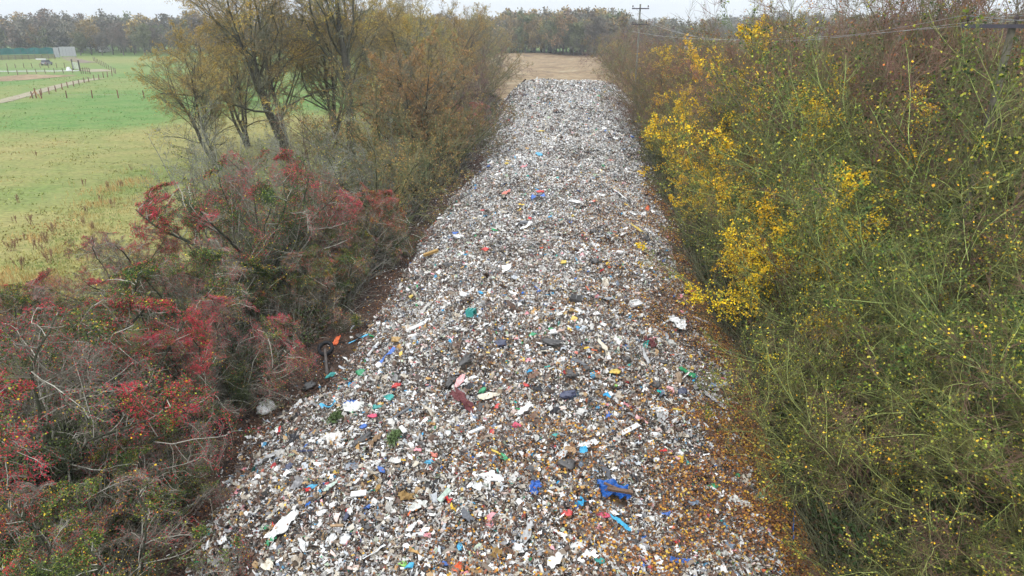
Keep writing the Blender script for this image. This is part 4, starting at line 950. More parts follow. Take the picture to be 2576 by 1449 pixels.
# ---------------------------------------------------------------- built things
def box(g, c, sx, sy, sz, col, R=None):
    V = np.array([(x*sx/2, y*sy/2, z*sz/2) for x in (-1, 1) for y in (-1, 1) for z in (-1, 1)], float)
    if R is not None: V = V @ np.asarray(R).T
    Q = [(0, 1, 3, 2), (4, 6, 7, 5), (0, 4, 5, 1), (2, 3, 7, 6), (0, 2, 6, 4), (1, 5, 7, 3)]
    return g.add(V+np.asarray(c), Q, col)
def rotz(a): return np.array([[math.cos(a), -math.sin(a), 0], [math.sin(a), math.cos(a), 0], [0, 0, 1]])
def bar(g, a, b, r, col, n=6, r2=None):
    P = np.array([[a, b]], float); return tubes(g, P, np.array([[r, r if r2 is None else r2]]), col, n)
WOOD = (.13, .10, .075)
def gz(p): return float(land(p[0], p[1])*sstep(24, 30, abs(p[0]+6))-.12)
def post_fence(name, pix, label, h=1.15, r=.09, col=(.15, .10, .075), wires=2, cat='fence', rail=False):
    P = [at(*Z(0, 0, a, b)) for a, b in pix]
    root = empty(name, (P[0][0], P[0][1], 0)); o0 = np.array([P[0][0], P[0][1], 0]); rg = np.random.default_rng(len(pix))
    for p in P:
        g = Geo(); z = gz(p); l = rg.normal(size=2)*.05
        b = np.array([p[0], p[1], z-.1])-o0; t = b+np.array([l[0], l[1], h*rg.uniform(.92, 1.1)+.1])
        tubes(g, np.array([[b, t, t+np.array([0, 0, .03])]]), np.array([[r, r*.92, .02]]), np.array(col)*rg.uniform(.7, 1.3), 7); g.obj('post', M_BARK, root)
    for w in range(wires):
        g = Geo(); hh = h*(.45+.4*w)
        pts = np.array([[p[0], p[1], gz(p)+hh] for p in P])-o0
        tubes(g, pts[None], np.full((1, len(pts)), .05 if rail else .012), np.array(col) if rail else (.25, .25, .25), 4); g.obj('rail' if rail else 'wire', M_BARK, root)
    return tag(root, label, cat, 'post fences on the pasture')
post_fence('post_fence', [(a, 682) for a in (-85, -5, 75, 157, 243, 326, 408, 490, 573, 652, 733)], 'wire fence of thin posts between the parked car and the gravel track', 1.5)
post_fence('post_fence', [(-90, 742), (0, 741), (85, 740), (180, 755), (277, 742), (368, 741), (458, 738), (548, 735), (640, 736), (733, 736)], 'dark post fence on the near side of the gravel track', 1.35)
post_fence('post_fence', [(820, 738), (840, 737), (862, 738), (885, 740), (908, 742)], 'short close set post and rail fence right of the metal gate', 1.6, rail=True)
post_fence('post_fence', [(330, 985), (420, 952), (495, 942), (563, 921), (625, 896), (685, 880), (742, 866), (797, 848), (848, 826), (895, 819), (948, 802), (997, 796), (1042, 781), (1085, 776), (1128, 760)], 'curving line of rusty brown posts along the pale dirt path', 1.2, .10, (.15, .075, .05))
post_fence('post_fence', [(942, 612), (958, 622), (975, 632), (992, 642), (1010, 652), (1030, 663), (1052, 675), (1075, 688), (1100, 702), (1125, 716), (1150, 730), (1165, 738)], 'closely spaced post fence slanting down toward the curving fence', 1.5)
post_fence('post_fence', [(420, 985), (672, 982), (928, 980), (1190, 978), (1450, 978)], 'widely spaced rusty posts across the open pasture', 1.35, .10, (.17, .07, .045), 1)
p = at(*Z(0, 0, 332, 985)); root = empty('corner_post', (p[0]+.5, p[1]+.2, 0)); g = Geo(); bar(g, (0, 0, -.2), (0, 0, 1.7), .12, (.2, .1, .06), 7); g.obj('post', M_BARK, root)
for sx in (-1, 1):
    g = Geo(); bar(g, (sx*1.1, -.3, -.1), (0, 0, 1.25), .07, (.32, .15, .07), 6); g.obj('brace', M_BARK, root)
tag(root, 'orange brown corner post with slanting braces where the path fence starts', 'fence post')
# metal field gate
pa, pb = at(*Z(0, 0, 742, 700)), at(*Z(0, 0, 805, 712)); d = pb-pa; Lg = math.hypot(d[0], d[1]); Lg = min(Lg, 8)
root = empty('field_gate', (pa[0], pa[1], gz(pa)), math.atan2(d[1], d[0]))
g = Geo()
for i in range(6): bar(g, (0, 0, .5+i*.32), (Lg, 0, .5+i*.32), .05, (.5, .52, .52), 5)
for i in range(5): bar(g, (Lg*i/4, 0, .45), (Lg*i/4, 0, 2.15), .05, (.5, .52, .52), 5)
g.obj('gate_bars', M_PLAIN, root)
for px_ in (-.25, Lg+.25):
    g = Geo(); bar(g, (px_, 0, -.1), (px_, 0, 2.9), .19, (.06, .05, .045), 8); g.obj('gate_post', M_BARK, root)
tag(root, 'pale grey barred metal gate between dark posts at the end of the gravel track', 'gate')
# wooden fence with teal netting
pa, pb = at(*Z(0, 0, -260, 612)), at(*Z(0, 0, 555, 590)); d = (pb-pa)[:2]; Ln = np.linalg.norm(d); ang = math.atan2(d[1], d[0])
root = empty('netted_fence', (pa[0], pa[1], 0), ang)
nn = 13
for i in range(nn):
    g = Geo(); box(g, (Ln*i/(nn-1), 0, .75), .22, .16, 1.7, WOOD); g.obj('post', M_BARK, root)
for k in range(4):
    g = Geo(); box(g, (Ln/2, -.11, .3+.38*k), Ln, .05, .24, np.array(WOOD)*.8); g.obj('rail', M_BARK, root)
xs_ = np.linspace(0, Ln, 160); zs_ = np.linspace(0, 1, 8); X, T = np.meshgrid(xs_, zs_, indexing='ij')
ph = np.abs(np.sin(X/Ln*math.pi*6))
zz = 1.75+T*(1.95+.35*ph+.1*fbm(X/2, T)); Y = .45+.25*np.sin(X*1.1)*(.3+T)+.15*fbm(X, T*2)
Vn = np.stack([X, Y, zz], -1); i_ = np.arange(160*8).reshape(160, 8)
g = Geo().add(Vn.reshape(-1, 3), np.stack([i_[:-1, :-1], i_[1:, :-1], i_[1:, 1:], i_[:-1, 1:]], -1).reshape(-1, 4), (.025, .13, .125)); g.obj('netting', M_CLOTH, root)
for i in range(nn):
    g = Geo(); bar(g, (Ln*i/(nn-1), .35, 0), (Ln*i/(nn-1), .4, 3.7), .05, (.1, .1, .1), 5); g.obj('net_pole', M_BARK, root)
tag(root, 'dark wooden rail fence backed with teal green netting below the wood', 'fence')
# white panels
for nm, (za, zb, zc), lab in (('hoarding_panel', (553, 606, 582), 'narrow white hoarding panel at the end of the netted fence'), ('hoarding_panel', (612, 772, 572), 'wide dirty white hoarding panel standing at the track end')):
    pa, pb = at(*Z(0, 0, za, zc)), at(*Z(0, 0, zb, zc)); d = (pb-pa)[:2]; Lp = np.linalg.norm(d); root = empty(nm, (pa[0], pa[1], 0), math.atan2(d[1], d[0]))
    g = Geo(); box(g, (Lp/2, 0, 2.0), Lp, .12, 3.6, (.3, .31, .32), rotz(0)); g.obj('panel', M_PLAIN, root)
    g = Geo(); n_ = max(2, int(Lp/1.1))
    for i in range(n_+1): box(g, (Lp*i/n_, -.09, 2.0), .07, .06, 3.6, (.24, .25, .26))
    g.obj('ribs', M_PLAIN, root)
    for s_ in (.1, .9):
        g = Geo(); box(g, (Lp*s_, .12, 1.9), .14, .12, 4.0, WOOD); g.obj('post', M_BARK, root)
    tag(root, lab, 'hoarding')
# parked car
pc = at(*Z(0, 0, 472, 652)); root = empty('parked_car', (pc[0], pc[1], gz(pc)), D2(14))
def hull(g, prof, ws, col):
    """prof: list (x,z_bottom,z_top,half width) sections along x"""
    V = []; 
    for (x, z0_, z1_, w0, w1) in prof: V += [(x, -w0, z0_), (x, -w1, z1_), (x, w1, z1_), (x, w0, z0_)]
    Q = []
    for i in range(len(prof)-1):
        a_ = i*4
        for k in range(4): Q.append((a_+k, a_+(k+1) % 4, a_+4+(k+1) % 4, a_+4+k))
    Q += [(0, 1, 2, 3), (len(V)-4, len(V)-1, len(V)-2, len(V)-3)]
    return g.add(V, Q, col)
GC = (.17, .175, .18)
g = Geo(); hull(g, [(-1.05, .45, .95, .8, .82), (-1.0, .35, 1.05, .88, .85), (1.0, .35, 1.05, .88, .85), (1.05, .45, .95, .8, .82)], 0, GC)
V0 = g.V[0]; g.V[0] = np.stack([V0[:, 1], V0[:, 0]*2.1, V0[:, 2]], -1); g.obj('body', M_PLAIN, root)
g = Geo(); hull(g, [(-1.9, 1.05, 1.1, .8, .78), (-1.5, 1.05, 1.62, .82, .66), (.6, 1.05, 1.66, .82, .68), (1.15, 1.05, 1.1, .8, .78)], 0, (.03, .035, .04))
V0 = g.V[0]; g.V[0] = np.stack([V0[:, 1], V0[:, 0], V0[:, 2]], -1); g.obj('windows', M_PLAIN, root)
g = Geo(); box(g, (0, -.45, 1.68), 1.32, 2.0, .06, GC); g.obj('roof', M_PLAIN, root)
for sx in (-.8, .8):
    for sy in (-1.35, 1.35):
        g = Geo(); tubes(g, np.array([[(sx-.1, sy, .34), (sx-.1, sy, .34), (sx+.1, sy, .34)]])+np.array([0, 0, 0]), np.array([[.33, .34, .34]]), (.02, .02, .02), 14); w_ = g.obj('wheel', M_PLAIN, root)
for sx in (-.68, .68):
    g = Geo(); box(g, (sx, -2.2, .85), .24, .06, .2, (.35, .04, .03)); g.obj('tail_light', M_PLAIN, root)
g = Geo(); box(g, (0, -2.22, .55), 1.5, .08, .16, (.04, .04, .04)); g.obj('bumper', M_PLAIN, root)
g = Geo(); box(g, (0, -2.27, .72), .5, .02, .12, (.6, .6, .55)); g.obj('number_plate', M_PLAIN, root)
tag(root, 'dark grey hatchback parked on the grass below the netted fence', 'car')
p = at(*Z(0, 0, 412, 605)); root = empty('white_board', (p[0], p[1], 0)); g = Geo(); box(g, (0, 0, .35), 3.8, .12, .5, (.55, .55, .53)); box(g, (0, .2, .15), 3.4, .5, .1, (.4, .4, .38)); tag(g.obj('white_board', M_PLAIN), 'low pale board lying against the netted fence behind the car', 'board').location = (p[0], p[1], 0); bpy.data.objects.remove(root)
p = at(*Z(0, 0, 692, 706)); g = Geo(); bar(g, (0, 0, 0), (0, 0, .9), .75, (.6, .6, .6), 10, .35); o = tag(g.obj('white_sack', M_PLAIN), 'small white sack standing on the gravel track near the gate', 'sack'); o.location = (p[0], p[1], 0)
# mast among the left wood
for (zx, zy, zt, lab, c_, rr) in ((655, 470, 200, 'thin pale mast rising in front of the left wood behind the white panels', (.5, .5, .48), .16),):
    p = at(*Z(0, 0, zx, zy+60)); root = empty('mast', (p[0], p[1]+6, 0)); g = Geo(); bar(g, (0, 0, 0), (-1.2, 0, 13), rr, c_, 6, rr*.5); g.obj('pole', M_PLAIN, root)
    g = Geo(); box(g, (-.6, 0, 7), .9, .4, .5, (.5, .5, .5)); g.obj('bracket', M_PLAIN, root); tag(root, lab, 'mast')
# farmyard lights / white vans glimpsed in wood gap
for i, (zx, zy) in enumerate(((708, 440), (845, 470))):
    p = at(*Z(0, 0, zx, zy+75)); g = Geo(); box(g, (0, 0, 1.3), 2.6, 5, 2.1, (.6, .6, .6)); box(g, (0, -.5, 2.5), 2.4, 3.6, .4, (.5, .5, .5))
    root = empty('parked_van', (p[0], p[1]+14, .3)); g.obj('body', M_PLAIN, root)
    for sx in (-1.2, 1.2):
        g = Geo(); tubes(g, np.array([[(sx-.12, -1.6, .3), (sx+.12, -1.6, .3)]]), np.array([[.4, .4]]), (.02, .02, .02), 10); g.obj('wheel', M_PLAIN, root)
    tag(root, ('pale van glimpsed behind the white panels' if i == 0 else 'pale van glimpsed between trunks right of the white panels'), 'van')
# pale barn glimpsed behind the reddish bushes on the right
p = at_range(1770, 95, 235); root = empty('pale_barn', (p[0], p[1], 0), D2(-8)); g = Geo(); box(g, (0, 0, 2.2), 11, 12, 4.4, (.55, .5, .5)); g.obj('wall', M_PLAIN, root)
g = Geo(); g.add([(-5.8, -6.4, 4.3), (5.8, -6.4, 4.3), (5.8, 0, 5.8), (-5.8, 0, 5.8), (5.8, 6.4, 4.3), (-5.8, 6.4, 4.3)], [(0, 1, 2, 3), (3, 2, 4, 5)], (.62, .58, .58)); g.obj('roof', M_PLAIN, root)
g = Geo(); box(g, (-3, -6.05, 1.6), 3.5, .1, 3.2, (.3, .3, .32)); g.obj('door', M_PLAIN, root)
tag(root, 'long pale low barn glimpsed behind the reddish bushes', 'building')
# ---------------------------------------------------------------- power poles and wires
def pole(loc, h, arms, r, label, rz, lone=False):
    root = empty('power_pole', loc, rz); g = Geo(); tubes(g, np.array([[(0, 0, -.2), (0, 0, h*.5), (0, 0, h), (0, 0, h+.02)]]), np.array([[r, r*.9, r*.8, .02]]), (.12, .11, .085) if not lone else (.2, .2, .17), 12); g.obj('pole', M_BARK, root)
    for (z, w, ins) in arms:
        g = Geo(); box(g, (0, -r-.05, z), w, .12, .13, (.05, .045, .06)); a_ = g.obj('crossarm', M_PLAIN, root)
        for sx in ins:
            g = Geo(); tubes(g, np.array([[(sx, -r-.05, z+.06), (sx, -r-.05, z+.16), (sx, -r-.05, z+.2), (sx, -r-.05, z+.3), (sx, -r-.05, z+.32), (sx, -r-.05, z+.4)]]), np.array([[.02, .02, .08, .08, .05, .03]]), (.04, .025, .025), 8); g.obj('insulator', M_PLAIN, a_)
    tag(root, label, 'power pole'); return root
pr_ = at_range(2549, 60, 32.0); pm = at_range(1608, 60, 92.0)
wd = math.atan2(pm[1]-pr_[1], pm[0]-pr_[0])
pole((pr_[0], pr_[1], 0), 13.0, [(12.85, 3.4, (-1.5, 0, 1.5))], .16, 'thick dark power pole with a wide crossarm at the right edge', wd-math.pi/2-.35)
pole((pm[0], pm[1], 0), 15.0, [(14.5, 2.1, (-.95, .95)), (12.7, 1.9, (-.85, .85))], .125, 'slender grey power pole with two crossarms rising behind the right thicket', 0.15, True)
wr = np.array([math.cos(wd-math.pi/2-.35), math.sin(wd-math.pi/2-.35)])
for i, (s1, z1, s2, z2, sag, lab) in enumerate(((-1.6, 13.22, -.95, 14.8, 2.3, 'uppermost overhead wire between the two power poles'), (0, 13.22, .85, 13.05, 1.5, 'middle overhead wire between the two power poles'), (1.6, 13.22, -.85, 11.9, .9, 'lowest overhead wire between the two power poles'))):
    a_ = np.array([pr_[0]+wr[0]*s1, pr_[1]+wr[1]*s1, z1]); b_ = np.array([pm[0]+s2, pm[1], z2]); t = np.linspace(0, 1, 40)[:, None]
    P = a_*(1-t)+b_*t; P[:, 2] -= (4*sag*t*(1-t))[:, 0]
    g = Geo(); tubes(g, P[None], np.linspace(.007, .018, 40)[None], (.3, .3, .3) if i else (.22, .22, .22), 4)
    tag(g.obj('overhead_wire', M_PLAIN), lab, 'wire', 'overhead wires')
    c_ = a_ + (a_-b_)*.35; c_[2] = a_[2]-.4
    P = a_*(1-t)+c_*t; P[:, 2] -= (1.2*t*(1-t))[:, 0]
    g = Geo(); tubes(g, P[None], np.full((1, 40), .012), (.15, .15, .15), 4); tag(g.obj('overhead_wire', M_PLAIN), 'overhead wire leaving the right power pole out of view, ' + ['left', 'centre', 'right'][i] + ' insulator', 'wire', 'overhead wires')

# ---------------------------------------------------------------- pasture growth
rng = np.random.default_rng(17)
g = Geo(); n = 60000
az = rng.uniform(math.radians(-44), math.radians(-12), n); rr = np.exp(rng.uniform(math.log(28), math.log(210), n))
xx = rr*np.sin(az); yy = rr*np.cos(az); ok = xx < -24+0*yy; xx, yy, rr = xx[ok], yy[ok], rr[ok]; n = len(xx)
cl = fbm(xx/3., yy/2., 0, 81, 2); ok = rng.random(n) < np.clip(.35+1.5*cl, .0, 1); xx, yy, rr = xx[ok], yy[ok], rr[ok]; n = len(xx)
z0 = land(xx, yy)*sstep(24, 30, np.abs(xx+6))-.12
hgt = rng.uniform(.05, .13, n)*np.maximum(1, rr/130); wd_ = hgt*rng.uniform(.3, .7, n)
tone = np.clip(.5+1.3*fbm(xx/9., yy/14., 0, 82, 3)+rng.normal(size=n)*.25, 0, 1)
C = sward(xx, yy)*(1.1+.5*tone[:, None])
rusty = fbm(xx/5., yy/5., 0, 84, 2) > .28; C = np.where(rusty[:, None], C*.4+np.array((.33, .18, .07))*.6, C); C = jit(C, rng, .25)
a_ = rng.uniform(0, math.pi, n); dx_, dy_ = np.cos(a_)*wd_, np.sin(a_)*wd_
lx, ly = rng.normal(size=n)*.5*hgt+.35*hgt, rng.normal(size=n)*.4*hgt
V = np.stack([np.stack([xx-dx_, yy-dy_, z0], -1), np.stack([xx+dx_, yy+dy_, z0], -1), np.stack([xx+dx_*.5+lx, yy+dy_*.5+ly, z0+hgt], -1), np.stack([xx-dx_*.4+lx, yy-dy_*.4+ly, z0+hgt*.8], -1)], 1)
g.add(V.reshape(-1, 3), np.arange(n*4).reshape(n, 4), np.repeat(C, 4, axis=0))
# taller rank grass along the hedge side
n = 6000; t = rng.random(n)**2.5; pa_, pb_ = at(0, 800), at(360, 430); xx = pa_[0]*(1-t)+pb_[0]*t+rng.normal(size=n)*1.6-.5; yy = pa_[1]*(1-t)+pb_[1]*t+rng.normal(size=n)*1.6
z0 = land(xx, yy)*sstep(24, 30, np.abs(xx+6))-.12; cl = fbm(xx/1.5, yy/1.5, 0, 86, 2); hgt = np.clip(.15+.35*cl+rng.random(n)*.15, .08, .55)
lx, ly = rng.normal(size=n)*.25*hgt, rng.normal(size=n)*.25*hgt
C = jit(mixc((.15, .22, .06), (.42, .26, .10), np.clip(.4+cl*1.3, 0, 1)), rng, .3)
w_ = .018
V = np.stack([np.stack([xx-w_, yy, z0], -1), np.stack([xx+w_, yy, z0], -1), np.stack([xx+lx+w_*.4, yy+ly, z0+hgt], -1), np.stack([xx+lx-w_*.4, yy+ly, z0+hgt*.95], -1)], 1)
g.add(V.reshape(-1, 3), np.arange(n*4).reshape(n, 4), np.repeat(C, 4, axis=0))
tag(g.obj('grass', M_GRASS), kind='stuff', label='tussocky green and straw coloured grass of the pasture', cat='grass')
def dock(seed):
    rg = np.random.default_rng(seed); root = empty('dock_plant', (0, 0, 0)); g = Geo()
    S = rg.normal(size=(4, 3))*np.array([.12, .12, 0]); lv = grow(rg, S, fan_dirs(rg, 4, 3, 18), rg.uniform(.6, 1.0, 4), np.full(4, .012), 4, .08, (0, 0, .05), [dict(n=7, t0=.35, ratio=(.15, .3), ang=(.3, .7), k=2, w=.1, rmin=.012)])
    for P, R in lv: tubes(g, P, R*1.6, (.2, .11, .06), 4)
    g.obj('stem', M_VEG, root); g = Geo(); p = tip_points(lv, rg, 260); blades(g, p, rg.uniform(.03, .07, len(p)), .7, jit(np.tile((.24, .16, .09), (len(p), 1)), rg), rg); h_ = g.obj('seed_head', M_VEG, root); h_['kind'] = 'stuff'; return root
dk = [(165, 1010), (150, 1050), (240, 945), (435, 960), (460, 975), (480, 985), (350, 1040), (430, 1070), (110, 1060), (145, 780), (318, 800), (520, 890), (545, 860), (845, 810), (475, 1190), (1000, 560), (1090, 440), (1235, 400), (1200, 420), (935, 870), (230, 1230), (1135, 620), (180, 580), (370, 110), (830, 400), (865, 690), (690, 1130), (505, 1150), (240, 1200), (1320, 245)]
for i, (zx, zy) in enumerate(dk):
    p = at(*Z(0, 1, zx, zy)); o = use(('dock', i % 3), lambda i=i: dock(500+i)); place(o, p[0], p[1], prng.uniform(0, 6.28), prng.uniform(.5, .85), 1.0, gz(p)); tag(o, 'dead brown dock stalks standing in the pasture grass', 'weed', 'dead dock plants in the pasture')

# ---------------------------------------------------------------- picked out pieces on the heap
W_, G_, B_ = (.78, .78, .77), (.5, .5, .49), (.025, .026, .03)
CC = dict(white=W_, grey=(.42, .42, .42), pale=(.62, .62, .58), black=B_, blue=(.015, .13, .5), cyan=(.03, .4, .66), teal=(.0, .33, .3), green=(.01, .33, .13), red=(.65, .03, .03), orange=(.75, .14, .03),
          yellow=(.7, .5, .06), ochre=(.45, .27, .08), pink=(.75, .38, .38), magenta=(.7, .04, .13), maroon=(.13, .02, .03), navy=(.02, .035, .1), brown=(.14, .075, .045), cream=(.66, .6, .48), mint=(.55, .68, .58), lime=(.3, .62, .12),
          slate=(.1, .11, .13), tan=(.38, .24, .13), steel=(.25, .27, .3), salmon=(.75, .2, .14), moss=(.07, .14, .03))
def crumple_sheet(rg, L, W, col, curl=.3, n=12):
    u_, v_ = np.meshgrid(np.linspace(-1, 1, n), np.linspace(-1, 1, max(5, n//2+1)), indexing='ij'); sd = rg.integers(0, 999)
    ax = u_*(1+.22*noise(v_*2.2, 3.1, 0, sd)) ; ay = v_*(1+.45*noise(u_*2.4+5, 7.7, 0, sd+1))*(1-.35*np.abs(u_)**3)
    bend = .3*noise(u_*1.2, .5, 0, sd+4)
    h_ = np.abs(noise(u_*3, v_*1.8, 0, sd+2))*.35+.22*noise(u_*6, v_*4, 0, sd+3)
    X = ax*L/2; Y = ay*W/2+bend*W; Zz = (h_*W*.75+curl*W*.35*np.abs(v_)**2)
    V = np.stack([X, Y, np.maximum(Zz, -.03)+.03], -1); m1, m2 = u_.shape; i_ = np.arange(m1*m2).reshape(m1, m2)
    Q = np.stack([i_[:-1, :-1], i_[1:, :-1], i_[1:, 1:], i_[:-1, 1:]], -1).reshape(-1, 4)
    C = np.asarray(col)*(1+.12*noise(u_.ravel()*4, v_.ravel()*4, 0, sd+9))[:, None]
    return Geo().add(V.reshape(-1, 3), Q, C)
def bag(rg, L, W, H, col, n=18):
    m_ = 12; th = np.linspace(0, 2*math.pi, n, endpoint=False); ph = np.linspace(.02, math.pi-.02, m_); sd = rg.integers(0, 999)
    T, P = np.meshgrid(th, ph, indexing='ij'); x, y, z = np.cos(T)*np.sin(P), np.sin(T)*np.sin(P), np.cos(P)
    r_ = 1+.5*noise(x*1.6+3, y*1.6, z*1.6, sd)-.55*np.abs(noise(x*3.4, y*3.4, z*3.4, sd+1))+.1*noise(x*8, y*8, z*8, sd+2)
    neck = 1+.55*np.exp(-((T-math.pi)/.35)**2)*np.sin(P)**4
    V = np.stack([x*r_*neck*L/2, y*r_*W/2, np.maximum(z*r_*H/2, -.25*H)+H*.22], -1); i_ = np.arange(n*m_).reshape(n, m_); ii = np.roll(i_, -1, 0)
    Q = np.stack([i_[:, :-1], i_[:, 1:], ii[:, 1:], ii[:, :-1]], -1).reshape(-1, 4)
    return Geo().add(V.reshape(-1, 3), Q, np.asarray(col)*(1+.1*noise(x.ravel()*3, y.ravel()*3, z.ravel()*3, sd+5))[:, None])
def strip(rg, L, W, col, n=14):
    t = np.linspace(-1, 1, n); sd = rg.integers(0, 999)
    y0 = W*1.1*noise(t*1.4, .3, 0, sd); w = W/2*(1+.3*noise(t*3, .7, 0, sd+1)); z = .05+W*.5*np.abs(noise(t*1.6, .2, 0, sd+2)); tw = 1.0*noise(t*1.5, .9, 0, sd+3)
    V = np.stack([np.stack([t*L/2, y0+k*w*np.cos(tw), z+k*w*np.sin(tw)+.02*W+(abs(k) < .5)*w*.25], -1) for k in (-1, 0, 1)], 1); i_ = np.arange(n*3).reshape(n, 3)
    V[..., 2] = np.maximum(V[..., 2], .0)+.03
    return Geo().add(V.reshape(-1, 3), np.stack([i_[:-1, :-1], i_[1:, :-1], i_[1:, 1:], i_[:-1, 1:]], -1).reshape(-1, 4), col)
def slab(rg, L, W, col, th=.04):
    g = Geo(); n = 5; xs_ = np.linspace(-L/2, L/2, n); V = []; 
    for x in xs_:
        q = rg.uniform(.9, 1.06); bz = .03*L*math.sin(x/L*3)
        V += [(x+rg.uniform(-.02, .02)*L, -W/2*q, bz), (x, W/2*rg.uniform(.88, 1.05), bz), (x, W/2*q, bz+th), (x, -W/2*q, bz+th)]
    Q = [(i*4+k, i*4+(k+1) % 4, i*4+4+(k+1) % 4, i*4+4+k) for i in range(n-1) for k in range(4)]+[(0, 3, 2, 1), (n*4-4, n*4-3, n*4-2, n*4-1)]
    g.add(np.array(V)+np.array([0, 0, .06]), Q, col); return g
def pipe(rg, L, W, col):
    n = 10; t = np.linspace(-1, 1, n); sd = rg.integers(0, 999)
    P = np.stack([t*L/2, .12*L*noise(t*1.2, .3, 0, sd), .05+W*.5+.04*L*np.abs(noise(t, .5, 0, sd+1))], -1)[None]; R = np.full((1, n), W*.5); R[0, 0] = R[0, -1] = W*.42
    g = Geo(); tubes(g, P, R, col, 8); return g
KD = dict(bag=('plastic_bag', 'plastic bag'), sheet=('plastic_sheet', 'plastic sheet'), strip=('plastic_strip', 'plastic strip'), board=('board', 'board'), cloth=('cloth', 'cloth'), pipe=('pipe', 'pipe'), roll=('rolled_cloth', 'cloth'), card=('cardboard_piece', 'cardboard'), tray=('plastic_tray', 'tray'), tuft=('grass_tuft', 'grass tuft'), stick=('wood_stick', 'stick'), crate=('plastic_crate', 'crate'), lid=('plastic_disc', 'disc'), bottle=('plastic_bottle', 'bottle'))
irng = np.random.default_rng(3)
for lab, kind, cn, p, L, W, rz in PIECES:
    e_ = .3
    dzx = (top(p[0]+e_, p[1])-top(p[0]-e_, p[1]))/(2*e_); dzy = (top(p[0], p[1]+e_)-top(p[0], p[1]-e_))/(2*e_)
    nv = Vector((-float(dzx), -float(dzy)-.12, 1)).normalized()
    col = np.array(CC[cn])*irng.uniform(.75, 1.0); col = col*.82+.18*np.array((.22, .19, .16)); mat = M_PLAS; nm, cat = KD.get(kind, ('tarpaulin', 'tarpaulin')); kids = []
    S_ = min(L, W)
    if kind == 'tarp': col = np.array((.012, .09, .33))
    if kind == 'bag': W = min(W, L*1.1); g = bag(irng, L, W, max(min(L, W)*.55, .1), col)
    elif kind in ('sheet',): g = crumple_sheet(irng, L, W, col)
    elif kind == 'tarp': g = crumple_sheet(irng, L, W*.85, col, .2, 30); g.V[0][:, 2] *= .8
    elif kind == 'cloth': g = crumple_sheet(irng, L, W, col, .1, 16); mat = M_CLOTH
    elif kind == 'strip': g = strip(irng, L, W, col)
    elif kind == 'board': g = slab(irng, L, W, col, .04); mat = M_CLOTH
    elif kind == 'card': g = crumple_sheet(irng, L, W, col*.7, .1, 10); mat = M_CLOTH
    elif kind == 'stick': g = slab(irng, L, max(W, .05), col, max(W, .05)*.8); mat = M_CLOTH
    elif kind == 'pipe': g = pipe(irng, L, max(W, .03), col); mat = M_PLAIN
    elif kind == 'roll': g = crumple_sheet(irng, L, W, col, -.5, 18); mat = M_CLOTH; g.V[0][:, 2] += .12
    elif kind == 'tray':
        g = slab(irng, L, W, col, .04)
        for sx in (-1, 1): box(g, (sx*L/2, 0, .14), .03, W*.98, .12, col); box(g, (0, sx*W/2, .14), L*.96, .03, .12, col)
    elif kind == 'crate':
        g = Geo()
        for k in range(7): box(g, (-L/2+L*k/6, 0, .2), L*.05, W, .05, col); box(g, (-L/2+L*k/6, -W/2, .1), L*.05, .03, .24, col)
        for k in (-1, 0, 1): box(g, (0, k*W*.48, .235), L, .04, .03, col)
        for k in (-1, 1): box(g, (k*L/2, 0, .1), .03, W, .22, col)
    elif kind == 'lid': g = Geo(); tubes(g, np.array([[(0, 0, .05), (0, 0, .06), (0, 0, .12), (0, 0, .15), (0, 0, .151)]]), np.array([[.02, L*.5, L*.5, L*.45, .01]]), col, 20)
    elif kind == 'bottle':
        g = Geo(); r0_ = W*.45; tubes(g, np.array([[(-L/2, 0, r0_), (-L/2+.01, 0, r0_), (L*.2, 0, r0_), (L*.34, 0, r0_), (L*.5, 0, r0_), (L*.5+.01, 0, r0_)]]), np.array([[.01, r0_, r0_, r0_*.4, r0_*.4, .01]]), col, 12)
    elif kind == 'tuft':
        g = Geo(); n = 900; q = irng.normal(size=(n, 3))*np.array([L*.28, W*.3, .04]); q[:, 2] = np.abs(q[:, 2])+.05; blades(g, q, irng.uniform(.06, .16, n), .3, jit(np.tile(col, (n, 1)), irng, .5), irng, 1.0); mat = M_VEG
    o = g.obj(nm, mat, None, kind in ('bag', 'pipe', 'roll', 'lid', 'bottle'))
    q = nv.to_track_quat('Z', 'Y').to_matrix().to_4x4()
    if kind in ('bag', 'tuft'): q = Matrix.Identity(4)
    if lab.startswith('thin blue pole'): q = Matrix.Identity(4)
    o.matrix_world = Matrix.Translation((p[0], p[1], float(top(p[0], p[1]))+.09)) @ q @ Matrix.Rotation(rz, 4, 'Z')
    if kind == 'tarp': o.location.z += .06
    if 'beam' in lab or 'tan cloth' in lab or 'brown stick' in lab: o.location.z += .26
    tag(o, lab, cat, 'picked out pieces on the rubbish heap')
# tyre standing on a stump
p = at(*Z(1, 2, 712, 700)); T_ = empty('tyre', (p[0], p[1], .55)); T_.rotation_euler = (D2(38), D2(-8), .2); T_.scale = (.66, .66, .66); T_.location.z = .42
an = np.linspace(0, 2*math.pi, 36, endpoint=False); cs = np.array([(-.30, -.11), (-.36, -.13), (-.43, -.12), (-.47, -.07), (-.475, 0), (-.47, .07), (-.43, .12), (-.36, .13), (-.30, .11), (-.32, .0)]); cs[:, 0] *= -1
V = np.array([[(math.cos(a)*r1, math.sin(a)*r1, z1) for r1, z1 in cs] for a in an]); i_ = np.arange(360).reshape(36, 10); ii = np.roll(i_, -1, 0)
Q = np.stack([i_, np.roll(i_, -1, 1), np.roll(ii, -1, 1), ii], -1).reshape(-1, 4)
g = Geo().add(V.reshape(-1, 3)*1.05, Q, (.018, .018, .02)); g.obj('tyre_carcass', M_CLOTH, T_, True)
g = Geo()
